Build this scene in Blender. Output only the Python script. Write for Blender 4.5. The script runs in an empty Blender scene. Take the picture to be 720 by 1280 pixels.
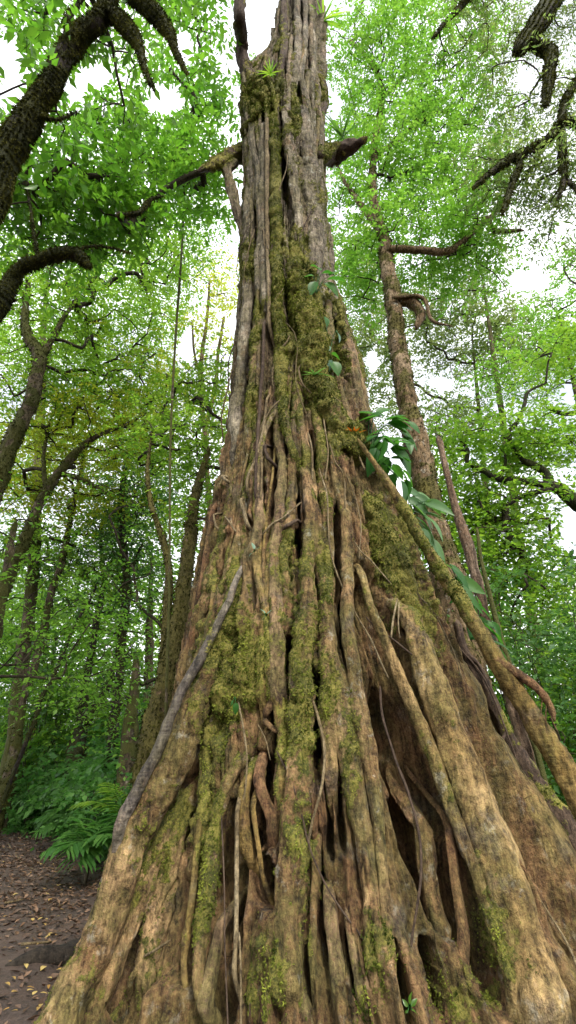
import bpy, math, random
import numpy as np
from mathutils import Vector, Matrix

rng = np.random.default_rng(7)
random.seed(7)
SC = bpy.context.scene
COL = SC.collection

# ------------------------------------------------------------------ camera model (metres, camera looks along +Y, tilted up)
F, PITCH, EYE = 620.0, math.radians(27.0), 1.6
SP, CP = math.sin(PITCH), math.cos(PITCH)


def ray(x, y):
    u, v = (x - 360) / F, (640 - y) / F
    return np.array([u, CP - SP * v, SP + CP * v])


def at(x, y, Y):
    d = ray(x, y)
    t = Y / d[1]
    return np.array([0, 0, EYE]) + d * t


def px_size(x, y, Y):                    # metres per photo pixel there
    return Y / ray(x, y)[1] / F


def proj(p):
    q = p - np.array([0, 0, EYE])
    dep = q[..., 1] * CP + q[..., 2] * SP
    up = -q[..., 1] * SP + q[..., 2] * CP
    dep = np.where(np.abs(dep) < 1e-3, 1e-3, dep)
    return 360 + F * q[..., 0] / dep, 640 - F * up / dep, dep


# ------------------------------------------------------------------ noise
def _h(ix, iy, iz, seed):
    with np.errstate(over='ignore'):
        n = (ix * 73856093) ^ (iy * 19349663) ^ (iz * 83492791) ^ (seed * 2654435761)
        n = (n ^ (n >> 13)) * 1274126177
        n = n ^ (n >> 16)
    return (n & 0xFFFF) / 65535.0


def vn(p, seed=0):
    i = np.floor(p).astype(np.int64)
    f = p - i
    u = f * f * (3 - 2 * f)
    out = 0
    for a in (0, 1):
        wx = u[..., 0] if a else 1 - u[..., 0]
        for b in (0, 1):
            wy = u[..., 1] if b else 1 - u[..., 1]
            for c in (0, 1):
                wz = u[..., 2] if c else 1 - u[..., 2]
                out = out + wx * wy * wz * _h(i[..., 0] + a, i[..., 1] + b, i[..., 2] + c, seed)
    return out


def fbm(p, octv=3, seed=0):
    s, a, tot = 0, 1.0, 0.0
    for k in range(octv):
        s = s + a * vn(p * (2.03 ** k) + 17.3 * k, seed + k)
        tot += a
        a *= 0.5
    return s / tot


def sstep(a, b, x):
    t = np.clip((x - a) / (b - a), 0, 1)
    return t * t * (3 - 2 * t)


def unit(v):
    return v / np.maximum(np.linalg.norm(v, axis=-1, keepdims=True), 1e-9)


# ------------------------------------------------------------------ mesh and object helpers
def make_mesh(name, V, Fc, mats, attrs=None, smooth=True, mat_idx=None):
    """V (n,3); Fc an int array (m,k) or a list of such arrays."""
    if not isinstance(Fc, list):
        Fc = [Fc]
    me = bpy.data.meshes.new(name)
    V = np.asarray(V, dtype=np.float32)
    me.vertices.add(len(V))
    me.vertices.foreach_set('co', V.ravel())
    loops = np.concatenate([f.ravel() for f in Fc]).astype(np.int32)
    counts = np.concatenate([np.full(len(f), f.shape[1], dtype=np.int32) for f in Fc])
    me.loops.add(len(loops))
    me.loops.foreach_set('vertex_index', loops)
    me.polygons.add(len(counts))
    st = np.zeros(len(counts), dtype=np.int32)
    st[1:] = np.cumsum(counts)[:-1]
    me.polygons.foreach_set('loop_start', st)
    me.polygons.foreach_set('loop_total', counts)
    if mat_idx is not None:
        me.polygons.foreach_set('material_index', np.asarray(mat_idx, dtype=np.int32))
    for k, a in (attrs or {}).items():
        at_ = me.attributes.new(k, 'FLOAT', 'POINT')
        at_.data.foreach_set('value', np.asarray(a, dtype=np.float32))
    for m in (mats if isinstance(mats, (list, tuple)) else [mats]):
        me.materials.append(m)
    me.update(calc_edges=True)
    me.polygons.foreach_set('use_smooth', np.full(len(counts), smooth, dtype=bool))
    return me


def link(name, me, parent=None, label=None, cat=None, group=None, kind=None):
    o = bpy.data.objects.new(name, me)
    COL.objects.link(o)
    if parent is not None:
        o.parent = parent
    tag(o, label, cat, group, kind)
    return o


def tag(o, label=None, cat=None, group=None, kind=None):
    for k, v in (('label', label), ('category', cat), ('group', group), ('kind', kind)):
        if v:
            o[k] = v


def empty(name, loc, label, cat, group=None):
    o = bpy.data.objects.new(name, None)
    COL.objects.link(o)
    o.empty_display_size = 0.3
    o.location = tuple(float(c) for c in loc)
    tag(o, label, cat, group)
    return o


def copy_tree(o, parent=None):
    c = o.copy()
    COL.objects.link(c)
    if parent is not None:
        c.parent = parent
    for ch in list(o.children):
        copy_tree(ch, c)
    return c


def spline(P, n_per=None, step=0.05):
    """Catmull-Rom through the rows of P (any number of columns), about one sample per step metres."""
    P = np.asarray(P, dtype=float)
    if len(P) == 2:
        L = np.linalg.norm(P[1, :3] - P[0, :3])
        n = max(2, int(L / step) + 1)
        t = np.linspace(0, 1, n)[:, None]
        return P[0] * (1 - t) + P[1] * t
    Q = np.vstack([2 * P[0] - P[1], P, 2 * P[-1] - P[-2]])
    out = []
    for i in range(1, len(Q) - 2):
        p0, p1, p2, p3 = Q[i - 1], Q[i], Q[i + 1], Q[i + 2]
        n = max(1, int(np.linalg.norm(p2[:3] - p1[:3]) / step))
        t = (np.arange(n) / n)[:, None]
        out.append(0.5 * (2 * p1 + (p2 - p0) * t + (2 * p0 - 5 * p1 + 4 * p2 - p3) * t ** 2 + (3 * p1 - p0 - 3 * p2 + p3) * t ** 3))
    out.append(P[-1:])
    return np.vstack(out)


def tube_grid(C, R, segs, out_dir=None, flat=1.0):
    """Rings round the points C. out_dir (n,3): direction that the first section axis leans to. Returns (n,segs,3) and unit ring offsets."""
    C = np.asarray(C, float)
    T = unit(np.gradient(C, axis=0))
    if out_dir is None:
        N = np.zeros_like(C)
        ref = np.array([0.31, 0.9, 0.2]) if abs(T[0][2]) > 0.7 else np.array([0.1, 0.2, 1.0])
        N[0] = ref - T[0] * np.dot(ref, T[0])
        for i in range(1, len(C)):
            N[i] = N[i - 1] - T[i] * np.dot(N[i - 1], T[i])
            N[i] /= max(np.linalg.norm(N[i]), 1e-9)
        N = unit(N)
    else:
        N = unit(out_dir - T * np.sum(out_dir * T, axis=1, keepdims=True))
    B = np.cross(T, N)
    a = np.linspace(0, 2 * np.pi, segs, endpoint=False)
    off = N[:, None, :] * np.cos(a)[None, :, None] * flat + B[:, None, :] * np.sin(a)[None, :, None]
    return C[:, None, :] + off * np.asarray(R)[:, None, None], unit(off)


def grid_faces(n, m, closed=True, base=0):
    i = np.arange(n - 1)[:, None]
    j = np.arange(m if closed else m - 1)[None, :]
    a = i * m + j
    b = i * m + (j + 1) % m
    return (np.stack([a, b, b + m, a + m], axis=-1).reshape(-1, 4) + base).astype(np.int32)


def cap_fan(ring_start, m, centre, flip=False):
    j = np.arange(m)
    f = np.stack([ring_start + j, ring_start + (j + 1) % m, np.full(m, centre)], axis=-1)
    return (f[:, ::-1] if flip else f).astype(np.int32)


def tube_mesh_arrays(G):
    """(n,m,3) rings -> verts, faces with closed ends."""
    n, m = G.shape[:2]
    V = np.vstack([G.reshape(-1, 3), G[0].mean(0)[None], G[-1].mean(0)[None]])
    return V, [grid_faces(n, m), cap_fan(0, m, n * m, True), cap_fan((n - 1) * m, m, n * m + 1)]


class Soup:
    """Collects pieces of ONE mesh."""
    def __init__(self):
        self.V, self.Q, self.T, self.A, self.n = [], [], [], [], 0

    def add(self, V, faces, a=0.0):
        for f in faces if isinstance(faces, list) else [faces]:
            (self.Q if f.shape[1] == 4 else self.T).append(f + self.n)
        self.V.append(V)
        self.A.append(np.full(len(V), a) if np.isscalar(a) else a)
        self.n += len(V)

    def tube(self, P, r0, r1=None, segs=6, step=0.12, wob=0.0, a=0.0):
        P = np.asarray(P, float)
        if P.shape[1] == 3:
            r = np.linspace(r0, r1 if r1 is not None else r0, len(P))
            P = np.hstack([P, r[:, None]])
        S = spline(P, step=step)
        if wob:
            S[:, :3] += (np.stack([vn(S[:, :3] * 2.3, k) for k in (11, 12, 13)], -1) - .5) * wob
        G, _ = tube_grid(S[:, :3], np.maximum(S[:, 3], .0005), segs)
        V, Fc = tube_mesh_arrays(G)
        self.add(V, Fc, a)

    def mesh(self, name, mats, smooth=True, attr='var'):
        Fc = []
        if self.Q:
            Fc.append(np.concatenate(self.Q))
        if self.T:
            Fc.append(np.concatenate(self.T))
        return make_mesh(name, np.concatenate(self.V), Fc, mats, {attr: np.concatenate(self.A)}, smooth)


# ------------------------------------------------------------------ materials
def nodes_of(name):
    m = bpy.data.materials.new(name)
    m.use_nodes = True
    nt = m.node_tree
    nt.nodes.clear()
    return m, nt, nt.nodes, nt.links


def bark_mat(name, dark, mid, light, moss=(.205, .185, .04), moss2=(.05, .058, .012), stretch=2.2, lichen=.0, bump=.5, scale=1.0, rough=.85, moss_amt=1.0, rings=0.0, zgrey=0.0, tints=0.0):
    m, nt, N, L = nodes_of(name)
    out = N.new('ShaderNodeOutputMaterial')
    bs = N.new('ShaderNodeBsdfPrincipled')
    L.new(bs.outputs[0], out.inputs[0])
    geo = N.new('ShaderNodeNewGeometry')
    mp = N.new('ShaderNodeMapping')
    mp.inputs['Scale'].default_value = (11 * scale, 11 * scale, stretch * scale)
    L.new(geo.outputs['Position'], mp.inputs[0])

    def noise(vec, sc, det=5, ro=.6):
        n = N.new('ShaderNodeTexNoise')
        n.inputs['Scale'].default_value = sc
        n.inputs['Detail'].default_value = det
        n.inputs['Roughness'].default_value = ro
        L.new(vec, n.inputs['Vector'])
        return n.outputs['Fac']
    streak = noise(mp.outputs[0], 1.0, 7, .65)
    patch = noise(geo.outputs['Position'], 1.3 * scale, 4, .6)
    fine = noise(geo.outputs['Position'], 42 * scale, 6, .7)

    def math_(op, a, b=None):
        n = N.new('ShaderNodeMath')
        n.operation = op
        for k, v in ((0, a), (1, b)):
            if v is None:
                continue
            if isinstance(v, (int, float)):
                n.inputs[k].default_value = v
            else:
                L.new(v, n.inputs[k])
        return n.outputs[0]

    def mix(fac, a, b):
        n = N.new('ShaderNodeMix')
        n.data_type = 'RGBA'
        for s, v in ((n.inputs[0], fac), (n.inputs[6], a), (n.inputs[7], b)):
            if isinstance(v, tuple):
                s.default_value = (*v, 1)
            elif isinstance(v, (int, float)):
                s.default_value = v
            else:
                L.new(v, s)
        return n.outputs[2]

    def ramp(v, lo, hi):
        n = N.new('ShaderNodeMapRange')
        n.interpolation_type = 'SMOOTHSTEP'
        n.inputs[1].default_value = lo
        n.inputs[2].default_value = hi
        L.new(v, n.inputs[0])
        return n.outputs[0]
    s1 = math_('ADD', math_('MULTIPLY', streak, .6), math_('MULTIPLY', fine, .4))
    c = mix(ramp(s1, .36, .56), dark, mid)
    c = mix(ramp(math_('ADD', math_('MULTIPLY', patch, .6), math_('MULTIPLY', s1, .4)), .47, .66), c, light)
    if zgrey:
        sx = N.new('ShaderNodeSeparateXYZ')
        L.new(geo.outputs['Position'], sx.inputs[0])
        zf = math_('MULTIPLY', ramp(math_('ADD', sx.outputs[2], math_('MULTIPLY', patch, 3.0)), 6.0, 11.5), zgrey)
        c = mix(zf, c, mix(ramp(s1, .38, .6), (.06, .048, .036), (.29, .255, .2)))
    if tints:
        tn = noise(geo.outputs['Position'], 1.9, 5, .7)
        c = mix(math_('MULTIPLY', ramp(tn, .54, .66), .7 * tints), c, mix(fine, (.05, .04, .034), (.17, .138, .118)))
        mp3 = N.new('ShaderNodeMapping')
        mp3.inputs['Location'].default_value = (7, 3, 1)
        L.new(geo.outputs['Position'], mp3.inputs[0])
        tn2 = noise(mp3.outputs[0], 2.6, 5, .7)
        c = mix(math_('MULTIPLY', ramp(tn2, .55, .68), .55 * tints), c, mix(fine, (.10, .045, .018), (.36, .2, .095)))
        mp4 = N.new('ShaderNodeMapping')
        mp4.inputs['Location'].default_value = (-4, 9, 2)
        L.new(geo.outputs['Position'], mp4.inputs[0])
        film = math_('ADD', math_('MULTIPLY', noise(mp4.outputs[0], 2.2, 5, .7), .6), math_('MULTIPLY', fine, .4))
        c = mix(math_('MULTIPLY', ramp(film, .41, .58), .62 * tints), c, mix(fine, (.045, .045, .012), (.17, .165, .045)))
    if lichen:
        lv = noise(geo.outputs['Position'], 5.0, 6, .75)
        c = mix(math_('MULTIPLY', ramp(lv, .57, .66), lichen), c, (.42, .43, .36))
    mp5 = N.new('ShaderNodeMapping')
    mp5.inputs['Scale'].default_value = (26 * scale, 26 * scale, 4.5 * scale)
    L.new(geo.outputs['Position'], mp5.inputs[0])
    streak2 = noise(mp5.outputs[0], 1.0, 6, .7)
    mid_n = noise(geo.outputs['Position'], 15 * scale, 5, .7)
    relief = math_('ADD', math_('MULTIPLY', streak2, .5), math_('MULTIPLY', mid_n, .5))
    vor = N.new('ShaderNodeTexVoronoi')
    vor.feature = 'DISTANCE_TO_EDGE'
    mpv = N.new('ShaderNodeMapping')
    mpv.inputs['Scale'].default_value = (17 * scale, 17 * scale, 4 * scale)
    wv = N.new('ShaderNodeVectorMath')
    wv.operation = 'MULTIPLY_ADD'
    nz_ = N.new('ShaderNodeTexNoise')
    nz_.inputs['Scale'].default_value = 9 * scale
    nz_.inputs['Detail'].default_value = 4
    L.new(geo.outputs['Position'], nz_.inputs['Vector'])
    L.new(nz_.outputs['Color'], wv.inputs[0])
    wv.inputs[1].default_value = (.16 / scale,) * 3
    L.new(geo.outputs['Position'], wv.inputs[2])
    L.new(wv.outputs[0], mpv.inputs[0])
    L.new(mpv.outputs[0], vor.inputs['Vector'])
    vor.inputs['Scale'].default_value = 1.0
    crack = ramp(vor.outputs['Distance'], .0, .11)
    relief = math_('ADD', math_('MULTIPLY', relief, .96), math_('MULTIPLY', crack, .022))
    mrg = N.new('ShaderNodeMapRange')
    for k_, v_ in enumerate((.38, .62, .28, 1.6)):
        mrg.inputs[k_ + 1].default_value = v_
    L.new(relief, mrg.inputs[0])
    vs = N.new('ShaderNodeVectorMath')
    vs.operation = 'SCALE'
    L.new(c, vs.inputs[0])
    L.new(mrg.outputs[0], vs.inputs['Scale'])
    c = vs.outputs[0]
    at_ = N.new('ShaderNodeAttribute')
    at_.attribute_name = 'moss'
    mv = math_('ADD', at_.outputs['Fac'], math_('MULTIPLY', math_('SUBTRACT', noise(geo.outputs['Position'], 20, 6, .75), .5), 1.5))
    mfac = math_('MULTIPLY', ramp(mv, .38, .62), moss_amt)
    mc = mix(ramp(math_('ADD', math_('MULTIPLY', fine, .6), math_('MULTIPLY', noise(geo.outputs['Position'], 3.1, 4), .4)), .4, .6), moss2, moss)
    c = mix(mfac, c, mc)
    L.new(c, bs.inputs['Base Color'])
    bs.inputs['Roughness'].default_value = rough
    bs.inputs['Specular IOR Level'].default_value = .25
    h = math_('ADD', math_('MULTIPLY', streak, .8), math_('MULTIPLY', fine, .35))
    h = math_('ADD', h, math_('MULTIPLY', relief, 2.0))
    h = math_('ADD', h, math_('MULTIPLY', mfac, .3))
    if rings:
        mp2 = N.new('ShaderNodeMapping')
        mp2.inputs['Scale'].default_value = (3, 3, 34)
        L.new(geo.outputs['Position'], mp2.inputs[0])
        h = math_('ADD', h, math_('MULTIPLY', noise(mp2.outputs[0], 1, 3, .6), rings))
    b = N.new('ShaderNodeBump')
    b.inputs['Strength'].default_value = bump
    b.inputs['Distance'].default_value = .07 / scale
    L.new(h, b.inputs['Height'])
    L.new(b.outputs[0], bs.inputs['Normal'])
    return m


def leaf_mat(name, c1, c2, t1, t2, gloss=.45, trans=.52, spec=.3):
    m, nt, N, L = nodes_of(name)
    out = N.new('ShaderNodeOutputMaterial')
    bs = N.new('ShaderNodeBsdfPrincipled')
    tr = N.new('ShaderNodeBsdfTranslucent')
    mx = N.new('ShaderNodeMixShader')
    mx.inputs[0].default_value = trans
    L.new(bs.outputs[0], mx.inputs[1])
    L.new(tr.outputs[0], mx.inputs[2])
    L.new(mx.outputs[0], out.inputs[0])
    a = N.new('ShaderNodeAttribute')
    a.attribute_name = 'var'
    for ca, cb, sock in ((c1, c2, bs.inputs['Base Color']), (t1, t2, tr.inputs[0])):
        n = N.new('ShaderNodeMix')
        n.data_type = 'RGBA'
        L.new(a.outputs['Fac'], n.inputs[0])
        n.inputs[6].default_value = (*ca, 1)
        n.inputs[7].default_value = (*cb, 1)
        L.new(n.outputs[2], sock)
    bs.inputs['Roughness'].default_value = gloss
    bs.inputs['Specular IOR Level'].default_value = spec
    return m


M = {}
M['core'] = bark_mat('fig_bark_inner', (0.0207, 0.0108, 0.00538), (0.129, 0.0691, 0.0304), (0.338, 0.203, 0.0964), lichen=.2, bump=.8, zgrey=.75, tints=.8)
M['tan'] = bark_mat('fig_bark_tan', (0.0285, 0.0167, 0.00742), (0.18, 0.111, 0.0472), (0.524, 0.344, 0.173), lichen=.35, bump=.75, zgrey=.6, tints=1)
M['gold'] = bark_mat('fig_bark_golden', (0.0337, 0.021, 0.00603), (0.155, 0.102, 0.0299), (0.323, 0.22, 0.0814), bump=.5, rings=.7, tints=.7)
M['grey'] = bark_mat('fig_bark_grey', (0.0319, 0.0248, 0.0183), (0.172, 0.143, 0.103), (0.453, 0.391, 0.297), lichen=.5, stretch=1.5, bump=.8, tints=.75)
M['red'] = bark_mat('fig_bark_red', (0.029, 0.0135, 0.00641), (0.135, 0.0685, 0.0325), (0.281, 0.165, 0.0855), bump=.6, tints=.5)
M['slate'] = bark_mat('fig_bark_slate', (0.0191, 0.0158, 0.0135), (0.0861, 0.0732, 0.0614), (0.219, 0.19, 0.161), bump=.45, rings=.9, rough=.7, tints=.35)
M['mauve'] = bark_mat('fig_bark_mauve', (0.0308, 0.0192, 0.0113), (0.151, 0.0986, 0.0536), (0.354, 0.241, 0.136), bump=.6, tints=1)
M['ochre'] = bark_mat('fig_bark_ochre', (0.0468, 0.028, 0.0092), (0.245, 0.163, 0.063), (0.52, 0.362, 0.173), lichen=.3, bump=.7, tints=.85)
M['vine'] = bark_mat('vine_bark', (0.0602, 0.0413, 0.0189), (0.146, 0.112, 0.0568), (0.232, 0.189, 0.112), scale=2, bump=.4)
M['darkvine'] = bark_mat('dark_vine_bark', (0.0215, 0.0138, 0.00946), (0.0559, 0.037, 0.0241), (0.0946, 0.0671, 0.0447), scale=2, bump=.4)
M['treebark'] = bark_mat('forest_bark', (.028, .02, .012), (.095, .073, .043), (.18, .145, .092), lichen=.3, bump=.7, moss=(.08, .08, .022))
M['palebark'] = bark_mat('pale_forest_bark', dark=(.06, .038, .018), mid=(.185, .128, .066), light=(.34, .26, .165), moss=(.13, .115, .03), moss2=(.05, .045, .014), lichen=.6, bump=.7)
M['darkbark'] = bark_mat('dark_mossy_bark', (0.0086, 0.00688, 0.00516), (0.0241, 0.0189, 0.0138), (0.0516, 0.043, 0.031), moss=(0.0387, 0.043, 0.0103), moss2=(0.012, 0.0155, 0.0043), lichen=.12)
M['snagbark'] = bark_mat('dead_wood', (.05, .029, .017), (.15, .098, .06), (.27, .20, .14), stretch=1.2, bump=.7, lichen=.3)
M['twig'] = bark_mat('twig_bark', (0.0172, 0.0138, 0.0086), (0.043, 0.0344, 0.0206), (0.0774, 0.0645, 0.0387), scale=2, bump=.2)

M['moss'] = leaf_mat('moss_blades', (.024, .04, .007), (.245, .275, .046), (.04, .065, .01), (.25, .30, .05), gloss=.9, trans=.25, spec=.05)
M['moss_dark'] = leaf_mat('dark_moss_blades', (.014, .017, .005), (.10, .10, .022), (.02, .025, .005), (.1, .11, .022), gloss=.9, trans=.25, spec=.05)
M['leaf_light'] = leaf_mat('leaf_light', (.055, .14, .018), (.115, .22, .03), (.16, .44, .03), (.34, .62, .07))
M['leaf_mid'] = leaf_mat('leaf_mid', (0.06, 0.139, 0.022), (0.135, 0.222, 0.031), (0.174, 0.428, 0.029), (0.428, 0.666, 0.056))
M['leaf_big'] = leaf_mat('leaf_big', (0.049, 0.128, 0.018), (0.091, 0.183, 0.027), (0.122, 0.366, 0.024), (0.244, 0.512, 0.037), gloss=.3, spec=.5)
M['leaf_yellow'] = leaf_mat('leaf_yellow', (0.135, 0.207, 0.019), (0.286, 0.317, 0.031), (0.397, 0.603, 0.031), (0.72, 0.72, 0.064))
M['leaf_pale'] = leaf_mat('leaf_pale', (.07, .115, .03), (.15, .18, .06), (.16, .30, .06), (.33, .42, .10))
M['leaf_dark'] = leaf_mat('leaf_dark', (0.049, 0.126, 0.039), (0.096, 0.196, 0.053), (0.088, 0.264, 0.044), (0.194, 0.421, 0.061), gloss=.4, trans=.35, spec=.5)
M['leaf_under'] = leaf_mat('leaf_under', (.03, .10, .024), (.085, .19, .04), (.06, .24, .035), (.16, .38, .06), gloss=.45, trans=.45, spec=.22)
M['leaf_epi'] = leaf_mat('leaf_epiphyte', (.02, .085, .016), (.045, .13, .022), (.05, .25, .02), (.12, .36, .03), gloss=.38, trans=.35, spec=.25)
M['leaf_blue'] = leaf_mat('leaf_bluish', (.10, .19, .13), (.16, .26, .18), (.1, .25, .1), (.15, .3, .15), gloss=.4, trans=.3, spec=.4)
M['petal'] = leaf_mat('orange_bract', (.55, .12, .01), (.7, .24, .02), (.6, .15, .01), (.7, .25, .02), trans=.35)
M['litter'] = leaf_mat('dead_leaves', (.03, .018, .012), (.22, .135, .08), (.04, .02, .01), (.15, .07, .03), gloss=.55, trans=.08, spec=.4)
M['yellowleaf'] = leaf_mat('fallen_yellow', (.28, .16, .04), (.45, .34, .12), (.4, .3, .05), (.5, .4, .1), gloss=.5, trans=.1)

# ground
m, nt, N, L = nodes_of('forest_soil')
out = N.new('ShaderNodeOutputMaterial')
bs = N.new('ShaderNodeBsdfPrincipled')
L.new(bs.outputs[0], out.inputs[0])
geo = N.new('ShaderNodeNewGeometry')
ns = []
for sc_, det in ((2.2, 6), (24, 8), (90, 4)):
    n = N.new('ShaderNodeTexNoise')
    n.inputs['Scale'].default_value = sc_
    n.inputs['Detail'].default_value = det
    n.inputs['Roughness'].default_value = .65
    L.new(geo.outputs['Position'], n.inputs['Vector'])
    ns.append(n.outputs['Fac'])
rp = N.new('ShaderNodeValToRGB')
rp.color_ramp.elements[0].position, rp.color_ramp.elements[0].color = .33, (.022, .015, .012, 1)
rp.color_ramp.elements[1].position, rp.color_ramp.elements[1].color = .68, (.095, .062, .045, 1)
ad = N.new('ShaderNodeMath')
ad.operation = 'MULTIPLY_ADD'
ad.inputs[1].default_value = .55
L.new(ns[0], ad.inputs[0])
ml = N.new('ShaderNodeMath')
ml.operation = 'MULTIPLY'
ml.inputs[1].default_value = .45
L.new(ns[1], ml.inputs[0])
L.new(ml.outputs[0], ad.inputs[2])
L.new(ad.outputs[0], rp.inputs[0])
L.new(rp.outputs[0], bs.inputs['Base Color'])
bs.inputs['Roughness'].default_value = .7
bm_ = N.new('ShaderNodeBump')
bm_.inputs['Strength'].default_value = .8
bm_.inputs['Distance'].default_value = .03
L.new(ns[1], bm_.inputs['Height'])
L.new(bm_.outputs[0], bs.inputs['Normal'])
M['soil'] = m

# ------------------------------------------------------------------ ground
def ground_z(x, y):
    p = np.stack([np.asarray(x, float), np.asarray(y, float), np.zeros_like(np.asarray(x, float))], -1)
    near = (fbm(p * .8, 3, 40) - .5) * .12
    far = np.clip(np.asarray(y, float) - 13, 0, 60) * .05
    r_ = np.hypot(np.asarray(x, float) - .7, np.asarray(y, float) - 6.5)
    return near + far - .3 * sstep(3.1, 2.3, r_)


gx = np.concatenate([np.linspace(-400, -14, 24), np.linspace(-13.8, 13.8, 300), np.linspace(14, 400, 24)])
gy = np.concatenate([np.linspace(-200, -3, 14), np.linspace(-2.8, 24, 300), np.linspace(25, 500, 30)])
GX, GY = np.meshgrid(gx, gy)
GZ = ground_z(GX, GY)
fine = (fbm(np.stack([GX, GY, 0 * GX], -1) * 5, 4, 60) - .5) * .07
GZ = GZ + np.where((np.abs(GX) < 14) & (GY < 24) & (GY > -3), fine, 0)
gr = make_mesh('ground', np.stack([GX, GY, GZ], -1).reshape(-1, 3), grid_faces(len(gy), len(gx), False), M['soil'])
link('ground', gr, kind='structure')

# ------------------------------------------------------------------ the great strangler fig: core solid
SIL = [(-160, 352, 392), (0, 348, 396), (45, 346, 397), (80, 337, 399), (108, 316, 401), (140, 303, 402), (200, 306, 404), (250, 307, 404), (300, 306, 406),
       (350, 305, 408), (400, 303, 424), (450, 297, 440), (500, 293, 452), (550, 287, 462), (600, 278, 475), (650, 268, 488), (700, 257, 504),
       (750, 247, 524), (800, 237, 549), (850, 226, 574), (900, 220, 598), (1000, 203, 646), (1090, 178, 692), (1165, 152, 740)]


def axis_y(z):
    return 6.5 - .06 * np.asarray(z, float)


_z, _c, _r = [], [], []
for (y, xl, xr) in SIL:
    d = ray(0, y)
    t = 6.3 / d[1]
    for _ in range(6):
        t = float(axis_y(EYE + d[2] * t)) / d[1]
    _z.append(EYE + d[2] * t)
    _c.append(((xl + xr) / 2 - 360) / F * t)
    _r.append((xr - xl) / 2 / F * t)
_z, _c, _r = map(np.array, (_z[::-1], _c[::-1], _r[::-1]))
_z = np.concatenate([[-.6], _z, [_z[-1] + 6]])
_c = np.concatenate([[_c[0]], _c, [_c[-1]]])
_r = np.concatenate([[_r[0] * 1.16], _r, [_r[-1] * .55]])
print('core', np.round(_z, 2), np.round(_c, 2), np.round(_r, 2))


def core_c(z): return np.interp(z, _z, _c)
def core_r(z): return np.interp(z, _z, _r)


def hit(x, y, off=0.0):
    """Where the sight line of the photo's pixel meets the core (or passes nearest to it)."""
    d = ray(x, y)
    t = np.linspace(2.2, 26, 2400)
    p = np.array([0, 0, EYE]) + d * t[:, None]
    z = np.clip(p[:, 2], -.6, 30)
    g = np.hypot(p[:, 0] - core_c(z), p[:, 1] - axis_y(z)) - core_r(z) - off
    k = np.argmax(g < 0) if (g < 0).any() else int(np.argmin(g))
    return p[k], t[k]


def outward(P):
    o = P - np.stack([core_c(P[:, 2]), axis_y(P[:, 2]), P[:, 2]], -1)
    o[:, 2] = 0
    return unit(o)


# moss cover: patches of the photograph, broken up by noise
MOSS = [(285, 845, 50, 120, .55), (505, 680, 60, 90, .5), (395, 450, 48, 75, .6), (430, 545, 45, 40, .5), (175, 1100, 50, 150, .28), (262, 1050, 22, 110, .5),
        (330, 1220, 25, 70, .4), (385, 1090, 18, 110, .4), (440, 960, 16, 90, .5), (545, 745, 50, 60, .5), (358, 720, 34, 90, .3), (476, 1190, 20, 90, .4),
        (570, 900, 70, 90, .12), (385, 850, 34, 110, .4), (310, 330, 10, 34, .6), (345, 280, 8, 170, .4), (328, 122, 34, 26, .8), (365, 150, 14, 20, .5),
        (375, 340, 22, 60, .5), (415, 395, 30, 30, .25), (318, 500, 14, 90, .35), (268, 650, 20, 90, .25), (650, 1200, 40, 80, .2), (220, 1010, 40, 60, .35),
        (410, 700, 14, 120, .3), (395, 270, 12, 60, .2), (210, 1180, 50, 80, .25)]


def moss_at(P, Nrm, bias=0.0):
    x, y, dep = proj(P)
    b = np.zeros(len(P))
    for (cx, cy, rx, ry, a) in MOSS:
        b = np.maximum(b, a * np.exp(-(((x - cx) / rx) ** 2 + ((y - cy) / ry) ** 2) ** 1.4))
    b = np.where(P[:, 1] < axis_y(P[:, 2]) + .4, b, .15)
    b = b + .15 * sstep(6, 9, P[:, 2])
    n = .36 * fbm(P * np.array([1.6, 1.6, .8]), 3, 3) + .40 * fbm(P * np.array([7, 7, 3.5]), 3, 5) + .22 * fbm(P * 24.0, 2, 6)
    v = .54 + 1.55 * (n - .5) + .66 * b + .8 * bias + .08 * Nrm[:, 2] - .04 * Nrm[:, 0]
    return sstep(.5, .98, v)


TUFTS = []                               # (points, normals, length) for the moss blades


def grid_normals(G, closed=True):
    du = np.gradient(G, axis=0)
    if closed:
        dv = (np.roll(G, -1, 1) - np.roll(G, 1, 1)) / 2
    else:
        dv = np.gradient(G, axis=1)
    n = np.cross(dv, du)
    area = np.linalg.norm(n, axis=-1)
    return unit(n), area


def sow_moss(G, Nrm, area, moss, dens=5200, length=.016, front_only=True):
    P, Nn, A = G.reshape(-1, 3), Nrm.reshape(-1, 3), area.ravel() * np.clip(moss - .1, 0, 1)
    if front_only:
        view = unit(np.array([0, 0, EYE]) - P)
        A = A * (np.sum(view * Nn, -1) > -.25)
    n = rng.poisson(np.clip(A * dens, 0, 40))
    k = np.repeat(np.arange(len(P)), n)
    if len(k):
        j = rng.normal(0, 1, (len(k), 3)) * np.sqrt(area.ravel()[k])[:, None] * .5
        j -= Nn[k] * np.sum(j * Nn[k], -1, keepdims=True)
        TUFTS.append((P[k] + j, Nn[k], length * (.3 + 1.1 * fbm(P[k] * 2.4, 2, 95)) * (.45 + .85 * moss[k])))


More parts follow.
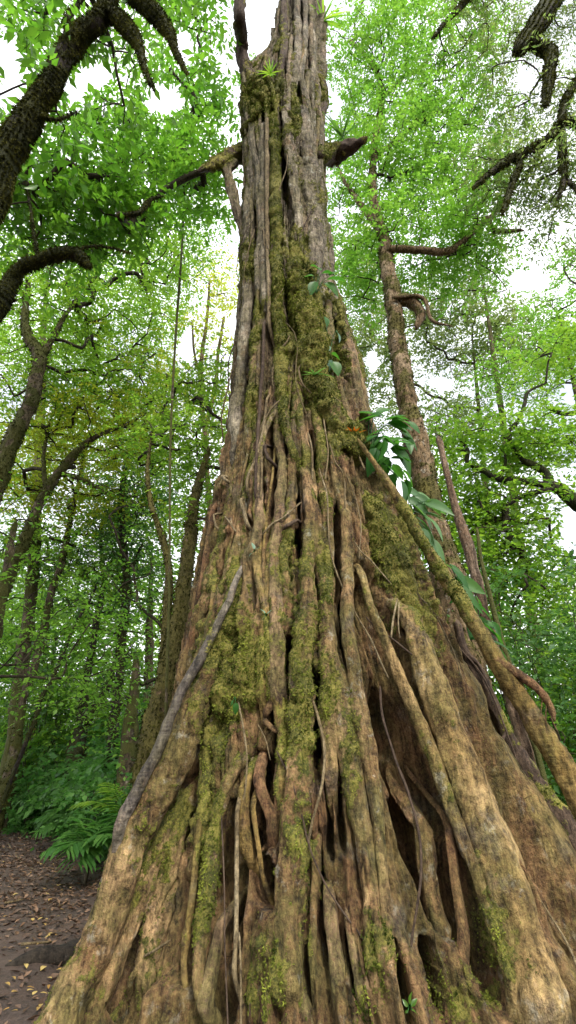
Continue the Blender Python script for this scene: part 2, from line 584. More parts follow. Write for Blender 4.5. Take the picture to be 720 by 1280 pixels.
fig = empty('strangler_fig', (core_c(0.0), 6.5, 0), 'giant strangler fig with mossy fused roots flaring over the forest floor', 'tree')
FIGLOC = np.array(fig.location)
HOLES = [(351, 40, 4, 60, .0, .35), (376, 40, 3, 70, .0, .25), (318, 230, 3, 70, .0, .3), (338, 300, 3, 60, .0, .3), (381, 260, 3, 60, .1, .3), (360, 380, 4, 40, .1, .3), (313, 420, 3, 50, -.05, .3), (344, 620, 4, 40, 0, .3), (372, 640, 4, 60, 0, .3), (325, 800, 4, 60, -.1, .3), (300, 700, 4, 50, -.3, .3), (425, 1000, 4, 70, .1, .3), (470, 1100, 5, 80, .15, .35), (440, 900, 4, 70, .1, .3), (500, 1230, 5, 60, .2, .4), (350, 1230, 4, 60, 0, .3),   # x, y, half width, half height, lean (dx per dy), depth
    (355, 838, 9, 44, -.12, .55), (394, 690, 5, 95, .0, .4), (358, 668, 10, 14, 0, .35), (354, 725, 4, 22, -.15, .3), (335, 1100, 12, 34, .1, .7),
    (277, 1245, 17, 50, -.1, .8), (448, 1225, 6, 62, .18, .6), (404, 1150, 5, 60, .05, .4), (335, 808, 3, 9, -.2, .3), (330, 878, 8, 10, 0, .3),
    (356, 208, 4, 44, .05, .45), (304, 190, 9, 20, 0, .4), (426, 440, 5, 50, .15, .4), (306, 484, 5, 16, .1, .3), (340, 405, 4, 40, 0, .25),
    (396, 600, 4, 40, 0, .3), (358, 505, 5, 18, .1, .25), (388, 560, 4, 22, 0, .25), (391, 900, 4, 60, .05, .35), (345, 930, 5, 36, -.05, .4),
    (312, 590, 4, 22, -.2, .25), (340, 560, 4, 30, .05, .2), (285, 705, 5, 40, -.35, .3), (398, 890, 5, 50, 0, .3), (412, 1020, 4, 60, .05, .25),
    (305, 1010, 4, 60, 0, .35), (285, 1060, 5, 60, -.1, .35), (200, 1095, 6, 60, -.42, .3), (318, 1050, 6, 40, 0, .3), (432, 800, 4, 70, 0, .2), (422, 690, 4, 60, 0, .22),
    (545, 1225, 8, 50, .3, .5), (383, 1230, 4, 45, 0, .3)]
HOLLOW = [(192, 1080, 14, 120, -.5, .4), (240, 1010, 9, 80, -.35, .25), (268, 1120, 9, 90, -.2, .3),   # broad recesses: x, y, half width, half height, lean, depth
    (492, 830, 24, 120, .34, .42), (530, 960, 34, 110, .42, .5), (590, 1150, 24, 120, .34, .75), (545, 1090, 26, 90, .3, .35), (510, 1000, 26, 110, .3, .3),
    (328, 1000, 22, 60, .1, .3), (250, 1160, 34, 70, -.2, .25), (345, 860, 22, 60, -.1, .18), (290, 1110, 18, 90, -.05, .3), (415, 1130, 26, 90, .1, .16), (335, 640, 18, 50, 0, .12)]

nth, nz = 760, 980
a0 = np.linspace(-1, 1, nth, endpoint=False)
ang = -np.pi / 2 + np.pi * (a0 * .62 + .38 * a0 ** 3)
s = np.linspace(0, 1, nz)
zz = -.5 + (_z[-1] + .4) * (.55 * s + .45 * s ** 2.2)
A, Z = np.meshgrid(ang, zz)
Rz, Cz, Yz = core_r(Z), core_c(Z), axis_y(Z)
P0 = np.stack([Cz + Rz * np.cos(A), Yz + Rz * np.sin(A), Z], -1)
cs = np.stack([np.cos(A), np.sin(A)], -1)
wz = Z * .16 + .25 * fbm(np.stack([cs[..., 0] * 2, cs[..., 1] * 2, Z * .5], -1), 2, 21)


def billow(K, zs, seed, wob=.5):
    q = np.stack([cs[..., 0] * K, cs[..., 1] * K, Z * zs + wob * wz], -1)
    return np.abs(2 * fbm(q, 2, seed) - 1)


amp = np.clip(Rz / 2.0, .62, 1.3) * (1 + .9 * sstep(7.5, 11.5, Z))
D = amp * (.30 * billow(3.2, .12, 1) + .26 * billow(8, .2, 2) + .20 * billow(17, .35, 3) + .10 * billow(36, .7, 4)) - .19 * amp
D -= .11 * sstep(7.5, 11, Z)
D += (fbm(P0 * np.array([9, 9, 3.5]), 4, 31) - .5) * .13 + (fbm(P0 * np.array([22, 22, 12]), 3, 33) - .5) * .055
X, Y_, dep = proj(P0)
Xw = X + (fbm(P0 * 4, 2, 71) - .5) * 12
front = sstep(.35, -.1, np.sin(A))
for (hx, hy, hw, hh, ln, dp) in HOLES:
    e = ((Xw - hx - ln * (Y_ - hy)) / (hw * 1.3)) ** 2 + ((Y_ - hy) / hh) ** 4
    D -= front * dp * 1.35 * sstep(1.3, .45, e)
for (hx, hy, hw, hh, ln, dp) in HOLLOW:
    e = ((X - hx - ln * (Y_ - hy)) / hw) ** 2 + ((Y_ - hy) / hh) ** 4
    D -= front * dp * sstep(1.5, .1, e)
D = np.maximum(D, -Rz * .75)
G = np.stack([Cz + (Rz + D) * np.cos(A), Yz + (Rz + D) * np.sin(A), Z + .0 * D], -1)
Nrm, area = grid_normals(G)
if np.mean(np.sum(Nrm * np.stack([np.cos(A), np.sin(A), 0 * A], -1), -1)) < 0:
    Nrm = -Nrm
ms = moss_at(G.reshape(-1, 3), Nrm.reshape(-1, 3), -.04) * (D.ravel() > -.3)
G = G + Nrm * (ms.reshape(D.shape) * (.55 * fbm(G * 20, 3, 35) + .75 * sstep(.35, .65, fbm(G * 8.5, 2, 39)) - .35) * .085)[..., None]
sow_moss(G, Nrm, area, ms, dens=5200)
V, Fc = tube_mesh_arrays(G)
link('trunk', make_mesh('trunk', V - FIGLOC, Fc, M['core'], {'moss': np.concatenate([ms, [0, 0]])}), fig)


def fig_root(name, pts, mat, moss=0.0, off=0.0, flat=.85, segs=None, rough=1.0, Y=None, dens=5200, length=.016, parent=fig, label=None, shift=0.0, sink=None, deep=0.0, world=None):
    """A root traced over the core; pts = (photo x, photo y, width in photo pixels[, own distance])."""
    rows = []
    for p in pts:
        if len(p) > 3 or Y is not None:
            yy = p[3] if len(p) > 3 else Y
            q = at(p[0], p[1], yy)
            t = yy / ray(p[0], p[1])[1]
        else:
            q, t = hit(p[0], p[1], off * (.65 if off < .25 else 1))
        rows.append([*q, p[2] / F * t / 2])
    rows = np.array(rows if world is None else world)
    # smooth the depth so that the root runs as one sweep
    rmax = rows[:, 3].max()
    S = spline(rows, step=min(.03, max(.012, rmax * .35)))
    C, R = S[:, :3], np.maximum(S[:, 3], .003)
    sm = max(1, int(.12 / .03))
    O = outward(C)
    segs = segs or int(np.clip(rmax * 2 * np.pi / .018, 8, 40))
    wob = (np.stack([fbm(C * 1.7, 3, k) for k in (51, 52, 53)], -1) - .5) * (.9 * R[:, None] + .02) * rough
    arc = np.concatenate([[0], np.cumsum(np.linalg.norm(np.diff(C, axis=0), axis=1))])
    if sink is None:
        sink = off < .25 and Y is None and rmax > .015
    if sink:
        ls = min(.45 + deep, arc[-1] * .3)
        e0, e1 = 1 - sstep(0, ls, arc), 1 - sstep(0, ls, arc[-1] - arc)
        shift = shift - (e0 * (R[0] * 1.5 + .05 + off * .8 + deep) + e1 * (R[-1] * 1.5 + .05 + off * .8))[:, None]
    C = C + wob + O * shift
    R = .84 * R * (1 + .34 * (fbm(C * 2.6, 3, 57) - .5) * rough)
    R[:3] *= np.array([.35, .7, .9])
    R[-3:] *= np.array([.9, .7, .35])
    G, off_ = tube_grid(C, R, segs, O, flat)
    n, m_ = G.shape[:2]
    th = np.linspace(0, 2 * np.pi, m_, endpoint=False)
    # lengthwise flutes, knots and fine relief
    ph = np.stack([np.broadcast_to(np.cos(th) * 1.7, (n, m_)), np.broadcast_to(np.sin(th) * 1.7, (n, m_)), np.broadcast_to(C[:, 2:3] * .8 + C[:, :1] * .7, (n, m_))], -1)
    d = (fbm(ph, 4, 61) - .5) * .75 * R[:, None] * rough + (fbm(G * np.array([13, 13, 5]), 4, 63) - .5) * np.minimum(.06, R * .6)[:, None] * rough + (fbm(G * np.array([30, 30, 14]), 2, 67) - .5) * np.minimum(.03, R * .35)[:, None]
    G = G + off_ * d[..., None]
    Nn, ar = grid_normals(G)
    if np.mean(np.sum(Nn * off_, -1)) < 0:
        Nn = -Nn
    mo = moss_at(G.reshape(-1, 3), Nn.reshape(-1, 3), moss)
    G = G + off_ * (mo.reshape(n, m_) * (.55 * fbm(G * 20, 3, 65) + .75 * sstep(.35, .65, fbm(G * 8.5, 2, 69)) - .35) * np.minimum(.075, R * .6)[:, None])[..., None]
    sow_moss(G, Nn, ar, mo, dens, length)
    V, Fc = tube_mesh_arrays(G)
    o = link(name, make_mesh(name, V - FIGLOC, Fc, M[mat], {'moss': np.concatenate([mo, [0, 0]])}), parent)
    if label:
        o['label'] = label
    return o


B_, R_ = 'buttress_root', 'aerial_root'
# ---- lower flare
fig_root(B_, [(296, 715, 9.84, 5.05), (281, 778, 23, 4.95), (262, 830, 31.2, 4.9), (243, 885, 36.1, 4.88), (222, 940, 41, 4.87), (200, 995, 43.5, 4.86), (163, 1071, 45.9, 4.84), (113, 1195, 49.2, 4.76), (72, 1288, 57.4, 4.62), (30, 1375, 65.6, 4.4)], 'tan', .03, flat=1.1, sink=False, rough=.8)
fig_root(B_, [(232, 985, 14, 5.1), (205, 1050, 26, 5.05), (172, 1130, 34, 5.0), (140, 1210, 40, 4.9), (108, 1300, 50, 4.75), (90, 1370, 56, 4.6)], 'tan', .05, sink=True, rough=1.1)
fig_root(R_, [(306, 690, 5.76, 5.0), (291, 738, 9.36, 4.84), (276, 773, 11.5, 4.8), (251, 820, 13, 4.76), (226, 868, 14.4, 4.74), (200, 928, 15.8, 4.72), (178, 976, 16.6, 4.72), (150, 1036, 16.6, 4.7), (124, 1091, 8, 4.69)], 'slate', -.1, rough=.9, flat=1.0, label='smooth slate grey root lying along the edge of a buttress')
fig_root(B_, [(301, 575, 14), (292, 615, 17), (279, 680, 20), (262, 735, 23), (246, 785, 22), (226, 840, 18), (205, 890, 12)], 'tan', .08)
fig_root(R_, [(272, 605, 9), (266, 640, 10), (259, 694, 11), (248, 750, 12), (238, 800, 11), (226, 845, 8)], 'red', -.2, off=.06)
fig_root(B_, [(306, 600, 12), (301, 652, 17), (296, 694, 20), (279, 743, 22), (266, 785, 22), (246, 840, 20), (226, 895, 14)], 'tan', -.05)
fig_root(R_, [(321, 575, 8), (324, 640, 14), (316, 690, 19), (303, 726, 19), (299, 733, 18)], 'mauve', -.12, off=.1, rough=.7, label='stubby root with a cut end')
fig_root(B_, [(305, 690, 20), (294, 760, 32), (287, 820, 42), (286, 880, 44), (289, 925, 28)], 'tan', .22)
fig_root(B_, [(325, 735, 18), (319, 800, 24), (312, 860, 24), (306, 915, 20)], 'tan', .12)
fig_root(B_, [(350, 610, 12), (345, 680, 18), (338, 730, 21), (333, 780, 22), (331, 830, 22), (327, 885, 18), (322, 915, 12)], 'gold', -.02)
fig_root(R_, [(366, 590, 12), (362, 650, 16), (358, 700, 15), (355, 745, 12), (350, 785, 9)], 'tan', .05)
fig_root(R_, [(320, 908, 9), (335, 886, 12), (349, 868, 12), (361, 838, 9)], 'red', -.2, off=.04, label='pinkish root bridging the hollow of the trunk')
fig_root(R_, [(323, 893, 8), (340, 911, 8), (358, 917, 8)], 'red', -.2, off=.02)
fig_root(B_, [(374, 560, 12), (384, 615, 18), (387, 680, 20), (384, 740, 22), (378, 800, 25), (378, 870, 29), (375, 940, 34), (370, 1010, 40), (366, 1080, 45), (362, 1160, 48), (358, 1240, 50), (355, 1330, 54)], 'tan', .06, off=.1)
fig_root(B_, [(402, 595, 12), (407, 650, 16), (409, 710, 18), (408, 780, 18), (408, 830, 20), (410, 890, 20), (412, 960, 18), (416, 1030, 14)], 'tan', .08, off=.05)
fig_root(B_, [(426, 610, 10), (431, 660, 17), (433, 720, 18), (435, 790, 20), (439, 840, 19), (448, 890, 20), (458, 940, 21), (467, 995, 21), (474, 1060, 19), (482, 1130, 19), (490, 1200, 19), (500, 1300, 20)], 'tan', .0, off=.09)
fig_root(B_, [(418, 800, 18), (424, 880, 24), (432, 940, 26), (444, 1000, 27), (455, 1060, 28), (465, 1130, 30), (474, 1200, 32), (486, 1320, 34)], 'tan', .1, off=.05)
fig_root(B_, [(500, 730, 15.2), (520, 790, 34.8), (547, 867, 47.9), (574, 938, 56.6), (600, 1005, 63.1), (626, 1080, 71.8), (656, 1170, 82.7), (690, 1270, 93.6), (720, 1370, 100)], 'ochre', -.06, off=.16, flat=.8, rough=.7, label='thick rounded buttress root, brown with purple worn patches')
fig_root(R_, [(443, 680, 9), (460, 745, 12), (480, 797, 14), (504, 852, 18), (530, 908, 22), (552, 966, 22), (576, 1036, 22), (602, 1108, 22), (626, 1180, 24), (652, 1265, 26), (672, 1340, 26)], 'ochre', -.04, off=.06, rough=.9, flat=1.0)
fig_root(B_, [(458, 620, 22), (482, 690, 36.6), (514, 760, 51.2), (556, 850, 70.8), (606, 950, 92.7), (662, 1060, 112), (730, 1180, 127), (790, 1310, 134)], 'ochre', -.02, off=-.14, flat=.8, rough=.75)
fig_root(B_, [(455, 600, 22), (474, 660, 36), (494, 715, 44), (520, 770, 46)], 'tan', .22, off=.04, flat=.7)
fig_root(R_, [(545, 950, 7), (552, 985, 10), (560, 1030, 13), (568, 1095, 15), (577, 1160, 19), (578, 1215, 23), (571, 1300, 28)], 'red', -.2, off=-.1, rough=1, deep=.45)
fig_root(B_, [(508, 960, 8), (514, 990, 18), (522, 1010, 24), (532, 1080, 28), (546, 1160, 30), (556, 1230, 30), (562, 1320, 30)], 'core', -.12, off=-.3, deep=.5, rough=1.3)
for q in ([(432, 1095, 10), (440, 1160, 20), (452, 1220, 23), (463, 1310, 26)], [(404, 1070, 12), (412, 1130, 18), (422, 1200, 24), (430, 1310, 30)]):
    fig_root(B_, q, 'mauve', -.06, off=.03, rough=1, deep=.3)
fig_root(B_, [(396, 1010, 10), (395, 1080, 13), (392, 1150, 12), (394, 1230, 14), (400, 1320, 20)], 'tan', .02, off=.06)
fig_root(B_, [(303, 915, 16), (291, 960, 19), (278, 1005, 19), (266, 1065, 21), (256, 1130, 21), (249, 1190, 18), (243, 1260, 18), (238, 1330, 18)], 'tan', .18, off=.1)
fig_root(R_, [(266, 940, 12), (258, 985, 11), (250, 1040, 11), (243, 1095, 11), (235, 1155, 13), (226, 1220, 12), (216, 1310, 14)], 'gold', -.02, off=.08)
fig_root(B_, [(240, 960, 20), (226, 1020, 32), (213, 1080, 38), (197, 1145, 42), (180, 1215, 42), (163, 1310, 46)], 'tan', .12, off=.0)
fig_root(R_, [(222, 1062, 6), (205, 1112, 9), (188, 1160, 10), (172, 1210, 11), (150, 1252, 11), (130, 1290, 10)], 'tan', .0, off=.12)
fig_root(R_, [(213, 1175, 4), (190, 1190, 4), (168, 1202, 4)], 'vine', -.4, off=.12, rough=.3)
fig_root(B_, [(281, 1105, 8), (272, 1173, 19), (259, 1230, 24), (243, 1310, 30)], 'mauve', -.15, off=.0, rough=.9, deep=.3)
fig_root(R_, [(297, 942, 6), (297, 1000, 7), (296, 1080, 7), (295, 1160, 8), (292, 1225, 8), (289, 1330, 9)], 'vine', -.1, off=.2, rough=.4)
fig_root(R_, [(299, 1165, 4), (301, 1220, 4), (301, 1330, 5)], 'vine', -.2, off=.22, rough=.3)
fig_root(R_, [(277, 1020, 2.5), (280, 1100, 2.5), (281, 1180, 2.5), (285, 1290, 3)], 'darkvine', -.4, off=.2, rough=.4)
fig_root(R_, [(318, 935, 15), (323, 970, 18), (333, 1000, 18), (342, 1030, 20), (340, 1062, 21), (330, 1085, 17)], 'red', -.3, off=.05, label='twisted reddish root looping inside a hollow')
fig_root(R_, [(341, 950, 9), (346, 990, 10), (350, 1040, 10), (351, 1080, 8)], 'red', -.25, off=.03)
fig_root(R_, [(317, 960, 10), (316, 1000, 9), (322, 1050, 8), (329, 1105, 8), (334, 1155, 7)], 'gold', -.1, off=.12, rough=.5)
fig_root(B_, [(306, 945, 14), (307, 1020, 20), (309, 1075, 19), (307, 1112, 12)], 'gold', .08, off=.08)
fig_root(B_, [(318, 1120, 14), (322, 1180, 24), (322, 1240, 28), (318, 1320, 30)], 'tan', .16, off=-.02)
# ---- the free standing prop root on the sunny side
fig_root(B_, [(446, 548, 5.6), (466, 577, 7.7), (490, 612, 11.2), (531, 680, 15.4), (572, 745, 20.3), (613, 815, 25.2), (654, 880, 29.4), (697, 955, 35), (742, 1035, 42), (795, 1150, 54.6), (850, 1260, 58.8)], 'gold', -.06, off=.5, flat=1.0, rough=.6, label='golden brown prop root standing clear of the trunk')
fig_root(R_, [(612, 818, 16.2), (632, 833, 15.3), (652, 845, 14.4), (673, 862, 13.5), (687, 882, 10.8), (693, 902, 6.3)], 'red', -.4, Y=4.72, rough=.7, sink=False, label='broken off reddish root stub forking from the prop root')
for q in ([(687, 884, 2), (690, 900, 2), (697, 915, 1.5)], [(683, 880, 2), (682, 900, 2), (684, 925, 1.5)], [(678, 872, 2), (676, 890, 2), (672, 908, 1.5)]):
    fig_root('rootlet', q, 'red', -.5, Y=4.72, rough=.3)
fig_root(B_, [(560, 775, 10), (592, 835, 14), (618, 885, 16), (645, 940, 22), (680, 1000, 30), (730, 1070, 38), (790, 1160, 44)], 'darkvine', .05, off=-.25, flat=1.0)
fig_root(R_, [(580, 790, 5), (606, 845, 7), (632, 905, 7), (642, 945, 6)], 'darkvine', -.2, off=.12, rough=.6)
# ---- middle and upper trunk
fig_root(B_, [(372, 290, 12), (368, 322, 18), (372, 355, 24), (380, 392, 36), (388, 430, 42), (396, 470, 42), (412, 512, 38), (436, 552, 36), (462, 592, 34)], 'tan', .28, off=.06, flat=.75)
fig_root(R_, [(316, 165, 10), (313, 220, 12), (311, 260, 15), (310, 311, 17), (310, 360, 18), (308, 410, 19), (304, 460, 19), (298, 500, 21), (296, 545, 20), (284, 600, 16)], 'grey', -.2, off=.02)
fig_root(R_, [(313, 140, 8), (317, 180, 9), (321, 210, 10), (324, 245, 10), (325, 285, 9), (322, 330, 10), (321, 380, 10)], 'grey', -.2, off=.07)
fig_root(R_, [(330, 140, 9), (328, 190, 10), (329, 255, 13), (329, 311, 14), (331, 367, 14), (332, 400, 12)], 'grey', -.08, off=.05)
fig_root(R_, [(324, 380, 12), (321, 430, 15), (317, 485, 15), (310, 540, 16), (302, 590, 14)], 'tan', .14, off=.06)
fig_root(R_, [(334, 108, 5), (334, 160, 7), (334, 220, 7), (334, 290, 7), (336, 370, 6), (337, 430, 5)], 'vine', -.15, off=.16, rough=.35)
fig_root(R_, [(341, 128, 8), (344, 180, 11), (344, 250, 13), (344, 320, 13), (347, 380, 14), (351, 440, 15), (352, 490, 13), (359, 530, 12), (367, 565, 12), (377, 600, 13)], 'tan', .3, off=.12)
fig_root(R_, [(352, 485, 11), (345, 510, 9), (336, 528, 8), (330, 545, 7), (324, 585, 7), (318, 640, 6)], 'vine', .1, off=.12)
fig_root(R_, [(356, 120, 12), (361, 165, 14), (364, 200, 14), (369, 240, 14), (372, 285, 13), (377, 330, 10)], 'grey', -.06, off=.06)
fig_root(B_, [(377, 120, 14), (384, 180, 22), (388, 230, 29), (391, 290, 31), (392, 345, 27), (398, 392, 18), (404, 430, 14)], 'grey', -.12, off=.03, flat=.7)
fig_root(R_, [(397, 165, 10), (401, 230, 12), (403, 290, 12), (405, 350, 11), (406, 400, 9)], 'grey', -.05, off=.0)
fig_root(R_, [(409, 360, 9), (411, 400, 12), (411, 440, 12), (414, 485, 11), (420, 520, 9)], 'mauve', -.2, off=.1, rough=.6)
fig_root(R_, [(414, 362, 9), (424, 395, 14), (436, 435, 16), (444, 480, 18), (453, 522, 19), (471, 570, 18), (492, 612, 14)], 'mauve', .02, off=.04)
fig_root(R_, [(422, 450, 9), (428, 490, 11), (437, 525, 11), (450, 560, 10)], 'mauve', -.3, off=.02)
fig_root(R_, [(372, -150, 8), (372, 0, 10), (371, 60, 11), (368, 90, 12), (362, 118, 12)], 'grey', -.1, off=.03)
fig_root(R_, [(383, -150, 7), (382, 0, 8), (381, 50, 8), (376, 90, 9), (380, 115, 9), (386, 145, 10), (388, 180, 9)], 'grey', -.2, off=.05)
fig_root(R_, [(390, -100, 8), (389, 40, 9), (392, 80, 9), (396, 115, 11), (397, 160, 11)], 'tan', -.05, off=.02)
fig_root(R_, [(357, -100, 9), (356, 0, 10), (354, 60, 10), (350, 92, 11), (346, 120, 11)], 'darkvine', .0, off=.02)
fig_root(R_, [(402, 84, 10), (406, 110, 12), (404, 140, 9), (401, 165, 6)], 'darkvine', .1, off=.08)
fig_root(R_, [(305, 104, 9), (318, 116, 9), (332, 122, 8), (345, 118, 7)], 'tan', .2, off=.08)
fig_root(R_, [(296, 172, 7), (304, 160, 8), (315, 150, 8), (322, 138, 7), (328, 122, 7)], 'tan', .3, off=.12)
fig_root(R_, [(306, 112, 6), (302, 135, 6), (305, 155, 5), (310, 178, 5)], 'tan', .1, off=.1)
fig_root(R_, [(346, 122, 8), (358, 138, 9), (368, 152, 9), (374, 172, 8), (378, 192, 6)], 'tan', .15, off=.1)
for k, q in enumerate(([(331, 380, 5), (329, 441, 5), (325, 508, 5), (322, 551, 5), (320, 600, 5), (317, 655, 4)], [(336, 470, 4), (330, 530, 4), (321, 570, 5), (309, 600, 5), (303, 640, 4)],
                       [(326, 550, 4), (327, 600, 4), (322, 650, 4)], [(296, 610, 6), (307, 649, 6), (312, 672, 4)], [(266, 634, 4), (268, 650, 4), (273, 668, 4)], [(274, 592, 5), (286, 604, 5)],
                       [(281, 645, 3), (295, 665, 3)], [(331, 545, 5), (332, 563, 5), (337, 575, 5), (349, 580, 4)], [(328, 668, 3), (340, 655, 3), (354, 647, 3), (376, 628, 3)],
                       [(348, 662, 5), (362, 656, 6), (378, 645, 5)], [(373, 460, 2.5), (376, 475, 2.5), (384, 487, 2.5), (398, 497, 2.5)], [(372, 462, 2.5), (380, 452, 2.5), (392, 444, 2.5), (407, 440, 2.5)],
                       [(385, 540, 3), (390, 563, 3), (390, 600, 3)], [(412, 555, 2.5), (419, 577, 2.5), (430, 597, 2.5), (431, 655, 2.5)], [(437, 668, 2.5), (450, 688, 2.5), (464, 701, 2.5), (490, 731, 2)],
                       [(440, 552, 3), (449, 572, 3), (456, 588, 3)], [(460, 573, 4), (466, 585, 4), (476, 594, 4)], [(497, 748, 3), (492, 772, 3), (489, 797, 3)], [(499, 752, 2.5), (498, 780, 2.5), (500, 798, 2)],
                       [(322, 905, 2), (332, 925, 2), (338, 950, 2)])):
    fig_root('vine', q, 'darkvine' if k in (7, 9, 0) else 'vine', -.3, off=.16, rough=.5)
rs = np.random.default_rng(1234)
for k in range(58):
    up_ = k < 32
    th = math.radians(-90 + rs.uniform(-82, 82))
    z1 = rs.uniform(11, 19) if up_ else rs.uniform(3.2, 9)
    z0 = max(-.3, z1 - (rs.uniform(3, 8) if up_ else rs.uniform(2.5, 6)))
    w0 = rs.uniform(.03, .08) if up_ else rs.uniform(.022, .07)
    rows, dth, ph_ = [], rs.normal(0, .19), rs.uniform(0, 6)
    for t in np.linspace(0, 1, 8):
        z = z1 * (1 - t) + z0 * t
        a = th + dth * t + .07 * math.sin(ph_ + 5 * t) * (1.3 if up_ else 1)
        r_ = float(core_r(z)) + .02
        rows.append((float(core_c(z)) + r_ * math.cos(a), float(axis_y(z)) + r_ * math.sin(a), z, w0 * (.75 + .5 * t)))
    px_, py_, _d = proj(np.array(rows)[:, :3])
    if not up_ and (((px_ > 455 + .1 * (py_ - 760)) & (py_ > 700)).any() or ((px_ < 235) & (py_ > 850)).any()):
        continue
    fig_root(R_, [], ['grey', 'tan', 'mauve', 'tan'][k % 4] if up_ else ['tan', 'mauve', 'gold', 'tan', 'core'][k % 5], rs.uniform(-.12, .22), world=rows, rough=1.1)
for k in range(30):                       # thin climbers wandering over the trunk
    z1 = rs.uniform(1.5, 12)
    L_ = rs.uniform(.8, 2.6)
    th = math.radians(-90 + rs.uniform(-75, 75))
    slant, ph_, rv = rs.normal(0, .3), rs.uniform(0, 6), rs.uniform(.006, .014)
    rows = []
    for t in np.linspace(0, 1, 7):
        z = z1 - L_ * t
        a = th + (slant * t + .08 * math.sin(ph_ + 6 * t)) / max(.8, float(core_r(max(z, 0))))
        r_ = float(core_r(z)) + .10 + .05 * math.sin(ph_ + 4 * t)
        rows.append((float(core_c(z)) + r_ * math.cos(a), float(axis_y(z)) + r_ * math.sin(a), z, rv))
    if rows[-1][2] > .1:
        fig_root('vine', [], 'vine' if k % 3 else 'darkvine', -.3, world=rows, rough=.8, sink=True)
# roots on the far side, seen only along the outline
for k in range(14):
    th = math.radians(8 + 164 * (k + .5) / 14)
    rows = []
    for z in (9, 6.5, 4.5, 3, 1.6, .6, -.3):
        a = th + .10 * math.sin(z * .7 + k)
        r = float(core_r(z)) + .06
        rows.append((float(core_c(z)) + r * math.cos(a), float(axis_y(z)) + r * math.sin(a), z, .07 + .2 / (1 + z)))
    S = spline(rows, step=.08)
    Gq, oo = tube_grid(S[:, :3], S[:, 3], 16, outward(S[:, :3]), .8)
    Gq = Gq + oo * ((fbm(Gq * 3, 3, 77) - .5) * .12)[..., None]
    V, Fc = tube_mesh_arrays(Gq)
    link(B_, make_mesh(B_, V - FIGLOC, Fc, M['tan'], {'moss': np.full(len(V), .3)}), fig)
# limbs at the crotch
fig_root('limb', [(299, -120, 14), (299, 0, 15), (302, 50, 16), (305, 78, 18), (318, 100, 18), (330, 122, 14)], 'darkvine', .1, off=.0, flat=1.0, sink=False, label='dark upright limb rising from the crotch')
fig_root('limb', [(308, 184, 16), (297, 190, 20), (284, 196, 18), (268, 205, 14), (256, 211, 9), (247, 215, 5)], 'darkvine', .12, off=-.12, flat=1.0, sink=False)
fig_root('limb', [(398, 196, 20), (412, 192, 24), (428, 187, 23), (440, 182, 18), (450, 177, 11), (459, 171, 5)], 'darkvine', .25, off=.02, flat=1.0, sink=False)
fig_root(R_, [(283, 196, 10), (286, 225, 14), (294, 258, 13), (302, 286, 11), (306, 310, 8)], 'tan', -.05, off=.02, flat=1.0)


def blades(name, tufts, mat, parent, loc, seed=1, n_bl=3, label=None, droop=.5):
    P = np.concatenate([t[0] for t in tufts])
    Nn = np.concatenate([t[1] for t in tufts])
    Ln = np.concatenate([t[2] for t in tufts])
    r = np.random.default_rng(seed)
    P, Nn, Ln = (np.repeat(a, n_bl, 0) for a in (P, Nn, Ln))
    n = len(P)
    d = unit(Nn * .7 + r.normal(0, .65, (n, 3)) + np.array([0, 0, -droop * .6]))
    side = unit(np.cross(d, r.normal(0, 1, (n, 3))))
    Ln = Ln * r.uniform(.5, 1.5, n)
    w = Ln * .34
    b = P - Nn * .004
    V = np.stack([b - side * w[:, None], b + side * w[:, None], b + d * Ln[:, None] + np.array([0, 0, -1.0]) * (Ln * droop * .35)[:, None]], 1)
    v = np.clip(1.7 * (fbm(P * 12.0, 3, 91) - .5) + .9 * (fbm(P * 2.6, 2, 93) - .5) + .2 * r.uniform(0, 1, n) + .30, 0, 1)
    me = make_mesh(name, V.reshape(-1, 3) - loc, np.arange(n * 3).reshape(-1, 3), mat, {'var': np.repeat(v, 3)}, False)
    o = link(name, me, parent, kind='stuff')
    return o, n


o, n = blades('moss', TUFTS, M['moss'], fig, FIGLOC)
print('moss blades', n)

# ------------------------------------------------------------------ foliage
def leaf_soup(C, D, Nv, Ln, wr, var, fold=.25, droop=.12):
    """Pointed folded leaves: base C, direction D, face normal Nv, length Ln, half width ratio wr."""
    S = unit(np.cross(D, Nv))
    Nn = np.cross(S, D)
    L = Ln[:, None]
    mid = C + D * L * .45
    hw = L * wr
    tip = C + D * L - Nn * L * droop
    V = np.stack([C, mid + S * hw + Nn * hw * fold, tip, mid - S * hw + Nn * hw * fold, mid - Nn * L * .0], 1)
    n = len(C)
    b = np.arange(n)[:, None] * 5
    T = np.concatenate([b + [[0, 1, 4]], b + [[1, 2, 4]], b + [[4, 2, 3]], b + [[0, 4, 3]]])
    return V.reshape(-1, 3), T.astype(np.int32), np.repeat(var, 5)


